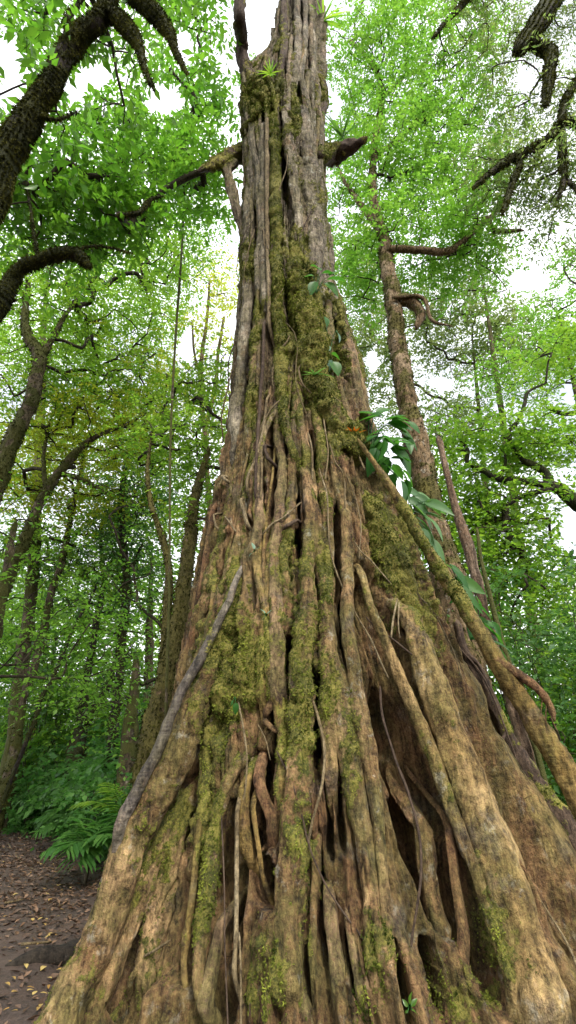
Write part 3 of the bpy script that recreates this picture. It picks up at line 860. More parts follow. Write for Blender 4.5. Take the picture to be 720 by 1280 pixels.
def sprays(centres, r, n_twig=5, n_leaf=11, twig_len=.7, leaf=.1, wr=.22, droop=.25, spread=.35, var0=None, flat=.45, leaf_sd=.36):
    """Flat leafy sprays round each centre. Returns leaf arrays and twig segments."""
    K = len(centres)
    base = np.repeat(centres, n_twig, 0) + r.normal(0, spread, (K * n_twig, 3)) * np.array([1, 1, .55])
    az = r.uniform(0, 2 * np.pi, K * n_twig)
    d = unit(np.stack([np.cos(az), np.sin(az), r.normal(-droop, .28, K * n_twig)], -1))
    tl = twig_len * r.uniform(.5, 1.25, K * n_twig)
    side = unit(np.cross(d, np.array([0, 0, 1.0])))
    Tn = len(base)
    f = (np.arange(n_leaf) + .6) / n_leaf
    fr = np.tile(f, Tn)
    it = np.repeat(np.arange(Tn), n_leaf)
    sg = np.tile(np.where(np.arange(n_leaf) % 2 == 0, 1.0, -1.0), Tn)
    sg[n_leaf - 1::n_leaf] = 0
    n = len(it)
    fr = np.clip(fr + r.normal(0, .03, n), .05, 1)
    sag = np.zeros((n, 3))
    sag[:, 2] = -.25 * (fr ** 2) * tl[it]
    C = base[it] + d[it] * (fr * tl[it])[:, None] + sag
    ld = unit(d[it] * .55 + side[it] * (sg * .85)[:, None] + r.normal(0, .22, (n, 3)) + np.array([0, 0, -.12]))
    nv = unit(np.array([0, 0, 1.0]) + r.normal(0, flat, (n, 3)))
    Ln = leaf * np.clip(r.normal(1, leaf_sd, n), .4, 1.7)
    cv = r.uniform(0, 1, K)
    v = np.clip(.55 * np.repeat(np.repeat(cv, n_twig), n_leaf) + .5 * r.uniform(0, 1, n) - .02, 0, 1)
    tip = base + d * tl[:, None]
    tip[:, 2] -= .25 * tl
    return C, ld, nv, Ln, v, base, tip


def ellipsoid_pts(c, rad, n, r, hollow=.35):
    d = unit(r.normal(0, 1, (n, 3)))
    s_ = r.uniform(hollow ** 3, 1, n) ** (1 / 3)
    return np.asarray(c) + d * s_[:, None] * np.asarray(rad)


GAPS = [(662, 350, 34, 17), (466, 452, 11, 18), (205, 125, 30, 26), (95, 110, 20, 26), (120, 90, 30, 22), (230, 60, 16, 30), (15, 90, 22, 60), (555, 480, 14, 12),
        (420, 130, 10, 24), (235, 430, 14, 30), (655, 100, 12, 16), (310, 40, 12, 36), (710, 490, 14, 20), (715, 660, 18, 50)]


def outside_gaps(P, k=1.0):
    x, y, d = proj(P)
    ok = np.ones(len(P), bool)
    for (gx_, gy_, rx, ry) in GAPS:
        ok &= ((x - gx_) / (rx * k)) ** 2 + ((y - gy_) / (ry * k)) ** 2 > 1
    # keep leaves out of the sight line to the fig's trunk
    xl = np.interp(y, [a[0] for a in SIL], [a[1] for a in SIL])
    xr = np.interp(y, [a[0] for a in SIL], [a[2] for a in SIL])
    ok &= ~((P[:, 1] < 7.5) & (x > xl - 6) & (x < xr + 6))
    return ok


def grow_branches(soup, starts, centres, r, r_tip=.008, jitter=.12):
    """Joins every cluster centre to the nearest wood by a bent branch; thicker where more of them run."""
    nodes = [np.asarray(p, float) for p in starts]
    par = [-1] * len(nodes)
    cnt = [0] * len(nodes)
    arr = np.array(nodes)
    order = np.argsort([np.min(np.linalg.norm(arr - c, axis=1)) for c in centres])
    for i in order:
        c = centres[i]
        dd = np.linalg.norm(arr - c, axis=1) + 1.2 * np.maximum(0, arr[:, 2] - c[2])
        k = int(np.argmin(dd))
        L = np.linalg.norm(arr[k] - c)
        nseg = max(2, int(L / .5))
        prev = k
        new = []
        for s_ in range(1, nseg + 1):
            t = s_ / nseg
            p = arr[k] * (1 - t) + c * t
            p = p + np.array([0, 0, 1]) * math.sin(math.pi * t) * L * .07 + r.normal(0, jitter * min(L, 1.2) * .5, 3) * (1 if s_ < nseg else 0)
            nodes.append(p)
            par.append(prev)
            cnt.append(0)
            new.append(p)
            prev = len(nodes) - 1
        arr = np.vstack([arr, new])
        j = prev
        while j >= 0:
            cnt[j] += 1
            j = par[j]
    ns_ = len(starts)
    kids = {}
    for j, p in enumerate(par):
        if p >= 0:
            kids.setdefault(p, []).append(j)
    rad = lambda j: r_tip * max(1, cnt[j]) ** .48
    n_out = 0
    for p0 in range(ns_):
        for j0 in kids.get(p0, []):
            if isinstance(soup, list):
                sp_ = Soup()
                soup.append(sp_)
            else:
                sp_ = soup
            todo = [(p0, j0)]
            while todo:
                p, j = todo.pop()
                chain = [(*arr[p], rad(j) * 1.05), (*arr[j], rad(j))]
                while kids.get(j):
                    ks = sorted(kids[j], key=lambda q: -cnt[q])
                    for q in ks[1:]:
                        todo.append((j, q))
                    j = ks[0]
                    chain.append((*arr[j], rad(j)))
                sp_.tube(np.array(chain), 0, segs=6, step=.16)


def thick_tube(rows, mat, loc, name, parent, moss=.2, segs=18, step=.06, wob=1.0, fuzz=None, dens=900, length=.05):
    S = spline(rows, step=step)
    C, R = S[:, :3], np.maximum(S[:, 3], .004)
    C = C + (np.stack([fbm(C * 1.3, 3, k) for k in (151, 152, 153)], -1) - .5) * (.8 * R[:, None]) * wob
    R = R * (1 + .35 * (fbm(C * 2.2, 3, 157) - .5) * wob)
    R[-2:] *= np.array([.75, .4])
    Gq, oo = tube_grid(C, R, segs)
    Gq = Gq + oo * ((fbm(Gq * np.array([7, 7, 4]), 4, 161) - .5) * np.minimum(.12, R * .5)[:, None] * wob)[..., None]
    Nn, ar = grid_normals(Gq)
    if np.mean(np.sum(Nn * oo, -1)) < 0:
        Nn = -Nn
    P = Gq.reshape(-1, 3)
    mo = sstep(.42, .7, .6 * fbm(P * 2.0, 3, 163) + .4 * fbm(P * 8, 2, 165) + moss + .12 * Nn.reshape(-1, 3)[:, 2])
    if fuzz is not None:
        n = rng.poisson(np.clip(ar.ravel() * np.clip(mo + .15, 0, 1) * dens, 0, 60))
        k = np.repeat(np.arange(len(P)), n)
        fuzz.append((P[k] + rng.normal(0, .012, (len(k), 3)), Nn.reshape(-1, 3)[k], np.full(len(k), length)))
    V, Fc = tube_mesh_arrays(Gq)
    return link(name, make_mesh(name, V - loc, Fc, mat, {'moss': np.concatenate([mo, [0, 0]])}), parent), S


def px_rows(pts, Y=None):
    rows = []
    for p in pts:
        yy = p[3] if len(p) > 3 else Y
        rows.append([*at(p[0], p[1], yy), p[2] * px_size(p[0], p[1], yy) / 2])
    return np.array(rows)


DENS = 1.55


def tree(name, label, trunk_rows, mat, limbs=(), blobs=(), leaf='leaf_mid', leaf_kw=None, group=None, seed=0, moss=.1, fuzz=False, fuzz_kw=None, gaps=True, cat='tree', starts_from=.35, extra_roots=True, r_tip=.008):
    r = np.random.default_rng(seed + 500)
    trunk_rows = np.asarray(trunk_rows, float)
    loc = trunk_rows[0, :3].copy()
    e = empty(name, loc, label, cat, group)
    tufts = [] if fuzz or name in ('forest_tree', 'slender_tree') else None
    fk = fuzz_kw or dict(dens=600, length=.035)
    _, S = thick_tube(trunk_rows, mat, loc, 'trunk', e, moss, fuzz=tufts, **fk)
    starts = [S[int(len(S) * starts_from):, :3][::4]]
    for lr in limbs:
        _, SL = thick_tube(lr, mat, loc, 'limb', e, moss, segs=12, fuzz=tufts, **fk)
        starts.append(SL[::3, :3])
    cents = []
    for (c, rad, n) in blobs:
        cents.append(ellipsoid_pts(c, rad, int(n * DENS), r))
    if cents:
        C = np.concatenate(cents)
        C[:, 2] = np.maximum(C[:, 2], .4)
        if gaps:
            C = C[outside_gaps(C)]
        sps = []
        grow_branches(sps, np.concatenate(starts), C, r, r_tip=r_tip)
        sps.sort(key=lambda q: -q.n)
        for q in sps[90:]:
            for V_, A_ in zip(q.V, q.A):
                sps[89].V.append(V_)
                sps[89].A.append(A_)
            sps[89].Q += [f + sps[89].n for f in q.Q]
            sps[89].T += [f + sps[89].n for f in q.T]
            sps[89].n += q.n
        kw = dict(n_twig=6, n_leaf=12, twig_len=.7, leaf=.1)
        kw.update(leaf_kw or {})
        wr, fold = kw.pop('wr', .22), kw.pop('fold', .25)
        c_, d_, nv, Ln, v, tb, tt = sprays(C, r, **kw)
        if gaps:
            ok = outside_gaps(c_, .8)
            c_, d_, nv, Ln, v = c_[ok], d_[ok], nv[ok], Ln[ok], v[ok]
            okt = outside_gaps((tb + tt) / 2, .8)
            tb, tt = tb[okt], tt[okt]
        for q in sps[:90]:
            me = q.mesh('branch', M['twig'])
            me.transform(Matrix.Translation(Vector(-loc)))
            link('branch', me, e)
        V, T, vv = leaf_soup(c_, d_, nv, Ln, wr, v, fold)
        near = np.linalg.norm(tb, axis=1) < 16
        if near.any():
            sp = Soup()
            for a, b in zip(tb[near], tt[near]):
                sp.add(*flat_twig(a, b, .004))
            Fq, Ft = np.concatenate(sp.Q), np.concatenate(sp.T)
            me = make_mesh('crown', np.vstack([V, np.concatenate(sp.V)]) - loc, [T, Fq + len(V), Ft + len(V)], [M[leaf], M['twig']], {'var': np.concatenate([vv, np.zeros(sp.n)])}, True,
                           np.concatenate([np.zeros(len(T)), np.ones(len(Fq) + len(Ft))]))
        else:
            me = make_mesh('crown', V - loc, T, M[leaf], {'var': vv}, True)
        link('crown', me, e)
    if tufts:
        blades('moss', tufts, M['moss_dark'], e, loc, seed, 2, droop=1.1)
    return e


def flat_twig(a, b, r):
    d = unit(b - a)
    s_ = unit(np.cross(d, np.array([.3, .2, 1.0]))) * r
    u_ = np.cross(d, s_)
    V = np.array([a + s_, a - s_ * .5 + u_ * .87, a - s_ * .5 - u_ * .87, (a + b) / 2 + s_ * .7 + np.array([0, 0, .03]), (a + b) / 2 - s_ * .35 + u_ * .6 + np.array([0, 0, .03]), (a + b) / 2 - s_ * .35 - u_ * .6 + np.array([0, 0, .03]), b])
    return V, [np.array([[0, 1, 4, 3], [1, 2, 5, 4], [2, 0, 3, 5]]), np.array([[3, 4, 6], [4, 5, 6], [5, 3, 6]])]


def B(x, y, Y, rad, n):
    return (at(x, y, Y), rad, n)


def base_down(pts, Y, lean=.0):
    """Carries a traced trunk down to the ground."""
    rows = px_rows(pts, Y)
    p = rows[0]
    q = p.copy()
    dirv = unit(rows[0, :3] - rows[min(2, len(rows) - 1), :3])
    if p[2] > .3:
        t = p[2] / max(.35, -dirv[2])
        q[:3] = p[:3] + dirv * t
        q[2] = float(ground_z(q[0], q[1])) - .15
        q[3] = p[3] * 1.25
        rows = np.vstack([q, rows])
    return rows


# slender mossy tree with the light green crown
tree('slender_tree', 'slender mossy trunk with spreading light green crown beside the fig', base_down([(575, 800, 44), (545, 660, 36), (522, 560, 29), (505, 480, 24), (494, 400, 20), (485, 325, 17), (478, 290, 13), (470, 262, 11), (466, 235, 10), (467, 190, 9), (477, 118, 7), (465, 80, 6), (436, 50, 4)], 9.5), M['palebark'],
     limbs=[px_rows([(485, 311, 9), (525, 312, 9), (560, 315, 9), (585, 296, 8), (610, 273, 7), (617, 288, 6), (655, 288, 4)], 9.3), px_rows([(612, 275, 6), (630, 250, 5), (645, 215, 4), (660, 180, 2)], 9.3),
            px_rows([(490, 376, 13), (513, 378, 15), (526, 391, 13), (520, 412, 7)], 9.4), px_rows([(478, 292, 9), (456, 262, 8), (437, 236, 5), (428, 222, 4), (420, 200, 2)], 9.6),
            px_rows([(469, 193, 6), (495, 177, 6), (530, 145, 5), (570, 138, 3)], 9.6), px_rows([(474, 130, 5), (490, 110, 5), (510, 93, 4), (537, 89, 3)], 9.8),
            px_rows([(492, 372, 5), (528, 372, 5), (540, 400, 4), (566, 408, 2)], 9.2)],
     blobs=[B(520, 300, 10, (2.2, 1.8, 1.2), 46), B(500, 190, 9.5, (2.0, 1.6, 1.4), 52), B(550, 130, 9.5, (2.3, 1.7, 1.5), 56), B(470, 60, 8.5, (2.0, 1.5, 1.4), 44), B(560, 30, 8.5, (2.2, 1.5, 1.4), 36), B(560, 230, 10, (2.2, 1.6, 1.3), 46), B(450, 350, 11, (1.2, 1.5, 1.0), 22), B(520, -50, 8.5, (2.5, 1.5, 1.2), 20), B(590, 340, 10.5, (1.8, 1.5, .9), 22), B(440, 270, 10.5, (1.0, 1.4, 1.2), 22), B(430, 150, 9.5, (.9, 1.4, 1.2), 18)],
     leaf='leaf_light', leaf_kw=dict(leaf=.105, twig_len=.75, wr=.27, n_twig=7, n_leaf=13, spread=.4), seed=1, moss=.02)

# pale dead snag
e = empty('dead_snag', at(640, 900, 8.2) * [1, 1, 0], 'pale reddish dead snag leaning with a broken top', 'dead tree')
rows = px_rows([(660, 950, 14.8), (632, 850, 14.1), (617, 800, 12.6), (607, 773, 12.6), (597, 727, 14.1), (587, 687, 14.1), (571, 640, 11.1), (561, 600, 8.14), (553, 565, 7.4), (548, 546, 8.88)], 8.2)
lo = rows[0].copy()
lo[:3] = rows[0, :3] + (rows[0, :3] - rows[1, :3]) * 1.0
lo[2] = -.2
rows = np.vstack([lo, rows])
thick_tube(rows, M['snagbark'], np.array(e.location), 'trunk', e, -.25)
e = empty('mossy_sapling', at(640, 900, 8.4) * [1, 1, 0], 'thin mossy sapling stem leaning close along the dead snag', 'tree')
rows = px_rows([(668, 930, 7), (640, 840, 7), (630, 812, 7), (621, 780, 7), (612, 742, 6), (602, 702, 5), (596, 660, 4)], 8.0)
lo = rows[0].copy()
lo[:3] += (rows[0, :3] - rows[1, :3]) * 1.3
lo[2] = -.2
thick_tube(np.vstack([lo, rows]), M['treebark'], np.array(e.location), 'trunk', e, .35)

# gnarled dark tree whose limbs reach in at the top
xt = at(880, 640, 7.5)
tr_rows = np.array([[xt[0], 7.5, -.2, .42], [xt[0] - .05, 7.5, 3, .34], [xt[0] - .25, 7.4, 7, .29], [*at(800, 170, 7.0), .24], [*at(760, -60, 6.6), .16], [*at(740, -200, 6.4), .08]])
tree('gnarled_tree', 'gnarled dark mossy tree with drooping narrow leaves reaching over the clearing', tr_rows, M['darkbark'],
     limbs=[np.vstack([[*at(772, -40, 6.6), .15], px_rows([(720, -42, 26), (690, 0, 23), (670, 32, 22), (655, 52, 20), (647, 65, 13)], 6.6)]), px_rows([(664, 54, 14), (680, 60, 15), (690, 69, 14), (686, 95, 13), (682, 132, 8)], 6.6),
            px_rows([(805, 175, 16), (745, 158, 13), (720, 155, 11), (703, 153, 10), (687, 172, 10), (660, 187, 10), (635, 200, 9), (613, 216, 6), (590, 235, 4)], 7.0), px_rows([(735, 80, 9), (720, 102, 9), (707, 125, 9), (702, 152, 8)], 6.8),
            px_rows([(650, 195, 8), (647, 212, 7), (635, 245, 6), (628, 268, 4)], 7.0), px_rows([(703, 156, 8), (702, 185, 8), (704, 225, 6), (697, 250, 3)], 7.0), px_rows([(704, 222, 5), (715, 232, 5), (730, 250, 3)], 7.0),
            px_rows([(640, -30, 12), (590, -5, 8), (560, 25, 5), (540, 48, 3)], 7.4)],
     blobs=[B(650, 120, 7.4, (1.5, 1.0, .7), 24), B(600, 60, 8, (1.5, 1.0, .8), 26), B(690, 210, 7.4, (1.0, .9, .8), 34), B(630, 220, 7.8, (1.3, .9, .7), 30), B(700, 20, 7, (1.2, .9, .7), 26), B(600, 0, 7.5, (1.6, .8, .6), 26), B(690, 275, 8, (.9, .9, .3), 8), B(715, 120, 7.2, (.7, .8, .8), 12)],
     leaf='leaf_pale', leaf_kw=dict(leaf=.11, twig_len=.6, wr=.15, droop=.9, n_twig=7, n_leaf=10, flat=.7), seed=2, moss=.2, fuzz=True, fuzz_kw=dict(dens=700, length=.05))

# thick mossy limb high over the path
xt = at(-260, 640, 4.2)
tr_rows = np.array([[xt[0], 4.2, -.2, .5], [xt[0], 4.1, 3, .42], [xt[0] + .2, 4, 6, .36], [*at(-70, 330, 3.8), .25], [*at(0, 205, 3.6), .19], [*at(22, 172, 3.5), .17], [*at(42, 138, 3.4), .15], [*at(64, 105, 3.3), .135], [*at(82, 72, 3.2), .125], [*at(102, 46, 3.1), .13], [*at(128, 20, 3.0), .115], [*at(140, -20, 2.9), .1], [*at(150, -90, 2.8), .07]])
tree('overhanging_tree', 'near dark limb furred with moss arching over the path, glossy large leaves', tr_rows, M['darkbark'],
     limbs=[px_rows([(128, 18, 19), (148, 22, 20), (164, 42, 16), (174, 60, 9), (180, 84, 5), (192, 112, 3)], 3.0), px_rows([(140, -25, 17), (175, 0, 18), (198, 22, 18), (212, 44, 11), (220, 66, 6), (234, 92, 3)], 3.0), px_rows([(100, 52, 12), (84, 30, 9), (96, 8, 5), (112, -12, 3)], 3.1), px_rows([(42, 138, 6), (70, 150, 4), (96, 140, 3)], 3.4)],
     blobs=[B(60, 20, 3.8, (.9, .6, .4), 12), B(150, 110, 4.6, (.9, .7, .7), 14), B(20, 100, 4.0, (.5, .5, .6), 9), B(90, 60, 3.4, (.6, .3, .3), 8), B(60, 150, 3.8, (.4, .4, .3), 5), B(180, -30, 3.6, (1.0, .5, .4), 8), B(220, 60, 5.0, (.9, .8, .9), 10)],
     leaf='leaf_big', leaf_kw=dict(leaf=.17, twig_len=.6, wr=.2, n_twig=4, n_leaf=8, droop=.6, flat=.6), seed=3, moss=.25, fuzz=True, fuzz_kw=dict(dens=5200, length=.024))

# second mossy limb and the bright near foliage
xt = at(-190, 700, 6.0)
tr_rows = np.array([[xt[0], 6.0, -.2, .42], [xt[0], 6.0, 3, .34], [*at(-70, 480, 5.6), .22], [*at(0, 380, 5.4), .13], [*at(24, 341, 5.3), .11], [*at(62, 321, 5.2), .10], [*at(95, 318, 5.2), .10], [*at(112, 333, 5.2), .08]])
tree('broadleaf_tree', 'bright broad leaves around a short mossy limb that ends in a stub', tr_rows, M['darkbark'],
     limbs=[px_rows([(50, 325, 5), (44, 300, 4), (38, 260, 3), (30, 220, 2)], 5.3), px_rows([(85, 316, 4), (120, 308, 3), (165, 316, 2)], 5.3), px_rows([(150, 270, 5), (175, 266, 6), (188, 250, 5), (205, 245, 3)], 5.6)],
     blobs=[B(70, 230, 5.6, (1.2, .9, .7), 26), B(150, 230, 6.2, (1.1, .9, .8), 24), B(40, 270, 5.8, (.9, .8, .5), 14), B(190, 180, 6.4, (1.1, .8, .8), 18), B(225, 120, 6.4, (.9, .8, .9), 14), B(130, 300, 6.6, (1.2, .9, .5), 14), B(10, 200, 5.6, (.5, .6, .5), 6), B(240, 220, 7.2, (.8, .8, .9), 16), B(110, 150, 6.0, (.8, .8, .6), 8), B(240, 20, 6.0, (.8, .8, .8), 14), B(245, 210, 6.3, (.5, .6, .5), 10), B(262, 120, 6.4, (.4, .6, .8), 10)],
     leaf='leaf_big', leaf_kw=dict(leaf=.15, twig_len=.6, wr=.21, n_twig=5, n_leaf=10), seed=4, moss=.22, fuzz=True, fuzz_kw=dict(dens=4000, length=.024))

# trees of the wood on the path side
tree('forest_tree', 'big curving trunk near the path, forked high under small light leaves', base_down([(-40, 690, 22.2), (0, 600, 20), (16, 550, 18.5), (35, 510, 17.8), (45, 470, 16.3), (47, 445, 14.8), (34, 420, 11.8), (30, 398, 8.88), (36, 350, 5.92)], 9.0), M['treebark'],
     limbs=[px_rows([(47, 450, 9.75), (62, 430, 7.5), (78, 400, 5.25), (100, 370, 3)], 9.0)],
     blobs=[B(60, 380, 9.5, (1.8, 1.5, 1.0), 40), B(150, 400, 10.5, (1.9, 1.5, 1.1), 46), B(40, 480, 10, (1.6, 1.4, .9), 26), B(120, 470, 10.5, (1.8, 1.4, 1.0), 40), B(200, 330, 10.5, (1.6, 1.4, 1.2), 34), B(10, 330, 9, (1.2, 1.2, .8), 14)],
     leaf='leaf_mid', leaf_kw=dict(leaf=.10, twig_len=.65, wr=.24, n_twig=6), seed=5, moss=.12)
tree('forest_tree', 'crooked trunk bending over and forking into thin branches above the undergrowth', base_down([(-30, 800, 18.7), (0, 745, 16.6), (20, 700, 15.1), (40, 650, 13), (60, 610, 10.8), (95, 566, 8.64), (120, 546, 6.48), (155, 532, 3.6), (185, 515, 2.16)], 10.5), M['treebark'],
     limbs=[px_rows([(57, 612, 6.3), (55, 585, 4.9), (56, 560, 4.2), (62, 525, 2.8)], 10.5), px_rows([(75, 590, 6), (110, 603, 5), (135, 618, 3)], 10.5)],
     blobs=[B(130, 540, 11, (2.0, 1.4, .9), 46), B(60, 540, 11.5, (1.7, 1.4, .9), 36), B(180, 480, 11.5, (1.4, 1.3, .9), 26), B(20, 600, 11.5, (1.2, 1.4, .8), 24), B(110, 620, 12.5, (1.6, 1.4, .7), 24)],
     leaf='leaf_yellow', leaf_kw=dict(leaf=.09, twig_len=.6, wr=.25, n_twig=6), seed=6, moss=.15)
tree('forest_tree', 'straight thin brown trunk rising from bluish undergrowth with one elbowed branch', base_down([(18, 938, 11.2), (28, 883, 10.5), (42, 835, 9.75), (54, 791, 9), (63, 747, 8.25), (77, 703, 7.5), (88, 650, 6.75), (100, 597, 5.25), (112, 540, 3)], 14), M['treebark'],
     limbs=[px_rows([(92, 640, 5), (86, 628, 5), (100, 622, 4), (120, 616, 3)], 14)],
     blobs=[B(90, 640, 14.5, (2.0, 1.6, 1.1), 36), B(40, 690, 15, (1.8, 1.6, 1.0), 32), B(120, 560, 14.5, (2.0, 1.6, 1.2), 36)],
     leaf='leaf_mid', leaf_kw=dict(leaf=.11, twig_len=.7, wr=.24, n_twig=6), seed=7)
tree('forest_tree', 'dark trunk with swollen foot splitting into two wavy stems', base_down([(98, 926, 21), (101, 905, 14), (104, 877, 10.5), (111, 827, 9.1), (118, 790, 8.4), (127, 747, 7), (129, 717, 6.3), (126, 680, 4.2), (128, 640, 2.8)], 15), M['darkbark'],
     limbs=[px_rows([(110, 905, 7.8), (119, 886, 7.15), (136, 855, 7.15), (147, 816, 7.15), (153, 786, 6.5), (158, 750, 5.2)], 15), px_rows([(129, 715, 5), (146, 697, 5), (152, 680, 3)], 15)],
     blobs=[B(140, 690, 15.5, (2.0, 1.7, 1.2), 36), B(100, 730, 16, (1.8, 1.6, 1.0), 26), B(160, 620, 15.5, (1.7, 1.5, 1.2), 32)],
     leaf='leaf_dark', leaf_kw=dict(leaf=.12, twig_len=.7, wr=.22, n_twig=6), seed=8)
tree('forest_tree', 'dark ivy clad trunk standing straight in the middle of the wood', base_down([(140, 935, 13), (148, 850, 10.8), (154, 787, 10.1), (159, 727, 10.1), (155, 687, 8.64), (152, 643, 8.64), (156, 590, 5.76), (165, 540, 3.6)], 13), M['darkbark'],
     limbs=[px_rows([(160, 715, 6), (170, 700, 5), (178, 680, 3)], 13)],
     blobs=[B(160, 660, 13.2, (.8, .8, 1.3), 26), B(185, 600, 13.5, (1.5, 1.3, 1.2), 34), B(170, 740, 13.3, (.9, .8, 1.0), 16)],
     leaf='leaf_dark', leaf_kw=dict(leaf=.10, twig_len=.5, wr=.24, n_twig=6), seed=9, starts_from=.2)
tree('forest_tree', 'very thin black stem slanting through the pale green gap', base_down([(40, 910, 4.9), (51, 874, 4.2), (72, 833, 4.2), (94, 780, 3.5), (112, 752, 2.8), (125, 720, 2.1)], 13), M['darkbark'],
     blobs=[B(130, 710, 13.4, (1.0, 1.0, .7), 14)], leaf='leaf_mid', leaf_kw=dict(leaf=.1, n_twig=5), seed=10)
tree('forest_tree', 'stout pale mossy trunk close behind the fig with a second wavy stem', base_down([(182, 985, 36.8), (192, 930, 35.2), (202, 885, 32), (213, 835, 27.2), (222, 790, 22.4), (230, 740, 19.2), (236, 690, 16.8), (241, 645, 13.6), (249, 600, 9.6), (262, 560, 5.6)], 8.6), M['palebark'],
     limbs=[px_rows([(206, 850, 13.5), (208, 780, 11.2), (211, 720, 9.75), (205, 682, 8.25), (195, 650, 7.5), (187, 620, 6), (184, 585, 4.5), (190, 540, 3)], 8.7)],
     blobs=[B(255, 560, 9, (.9, .9, .9), 26), B(235, 500, 9.6, (1.0, 1.0, .9), 26), B(200, 560, 9.6, (1.0, 1.0, .8), 20), B(265, 470, 9.8, (.7, .8, .6), 10), B(258, 630, 9, (.6, .7, .7), 14)],
     leaf='leaf_mid', leaf_kw=dict(leaf=.085, twig_len=.5, wr=.24, n_twig=6), seed=11, moss=.22)
tree('slim_tree', 'slim pale tree with thin upright yellow leaved branches behind the fig', base_down([(262, 640, 7), (258, 560, 6), (252, 500, 6), (252, 450, 5), (258, 405, 4), (262, 350, 3)], 17), M['palebark'],
     limbs=[px_rows([(256, 540, 5), (268, 490, 5), (273, 440, 4), (280, 395, 3)], 17), px_rows([(253, 480, 4), (243, 440, 3), (240, 400, 2)], 17)],
     blobs=[B(255, 420, 17.5, (2.0, 1.6, 1.8), 22), B(280, 350, 17, (1.4, 1.5, 1.5), 18), B(230, 480, 18, (1.6, 1.5, 1.5), 16), B(270, 520, 18, (1.0, 1.4, 1.5), 18)],
     leaf='leaf_yellow', leaf_kw=dict(leaf=.15, twig_len=.8, wr=.25, n_twig=5, n_leaf=9), seed=12)

# the other side
xt = at(900, 780, 12.5)
tr_rows = np.array([[xt[0], 12.5, -.2, .45], [xt[0], 12.5, 2.5, .36], [*at(790, 668, 12.2), .26], [*at(722, 630, 12), .21], [*at(703, 614, 12), .175], [*at(687, 604, 12), .15], [*at(680, 589, 12), .115], [*at(655, 575, 12), .09], [*at(642, 562, 12), .07], [*at(635, 542, 12), .06], [*at(647, 527, 12), .055], [*at(655, 507, 12), .055], [*at(660, 490, 12), .05], [*at(684, 478, 12), .03]])
tree('spreading_tree', 'dark slanting limbs spreading level through bright leaves beyond the prop root', tr_rows, M['darkbark'],
     limbs=[px_rows([(684, 606, 9), (649, 601, 9), (624, 598, 9), (602, 587, 7), (584, 579, 6), (584, 562, 5), (572, 545, 3)], 12), px_rows([(690, 610, 7), (667, 615, 7), (649, 622, 6), (627, 635, 4)], 11.8), px_rows([(624, 597, 5), (632, 580, 4), (630, 565, 3)], 12),
            px_rows([(760, 500, 7), (720, 515, 6), (700, 516, 5), (680, 508, 3)], 12)],
     blobs=[B(620, 560, 12.5, (2.0, 1.5, .9), 44), B(690, 540, 12.5, (1.8, 1.4, 1.0), 40), B(640, 640, 12.5, (1.8, 1.4, .9), 46), B(700, 450, 12.5, (1.6, 1.3, 1.0), 30), B(580, 610, 12.5, (1.0, 1.2, .8), 18), B(600, 690, 12, (1.5, 1.2, .9), 32), B(680, 710, 12.5, (1.5, 1.2, .9), 36), B(580, 660, 13, (1.4, 1.2, 1.0), 30), B(640, 760, 12, (1.6, 1.2, .9), 30), B(560, 560, 13, (1.0, 1.2, 1.2), 16)],
     leaf='leaf_mid', leaf_kw=dict(leaf=.13, twig_len=.7, wr=.26, n_twig=6, n_leaf=10), seed=13)
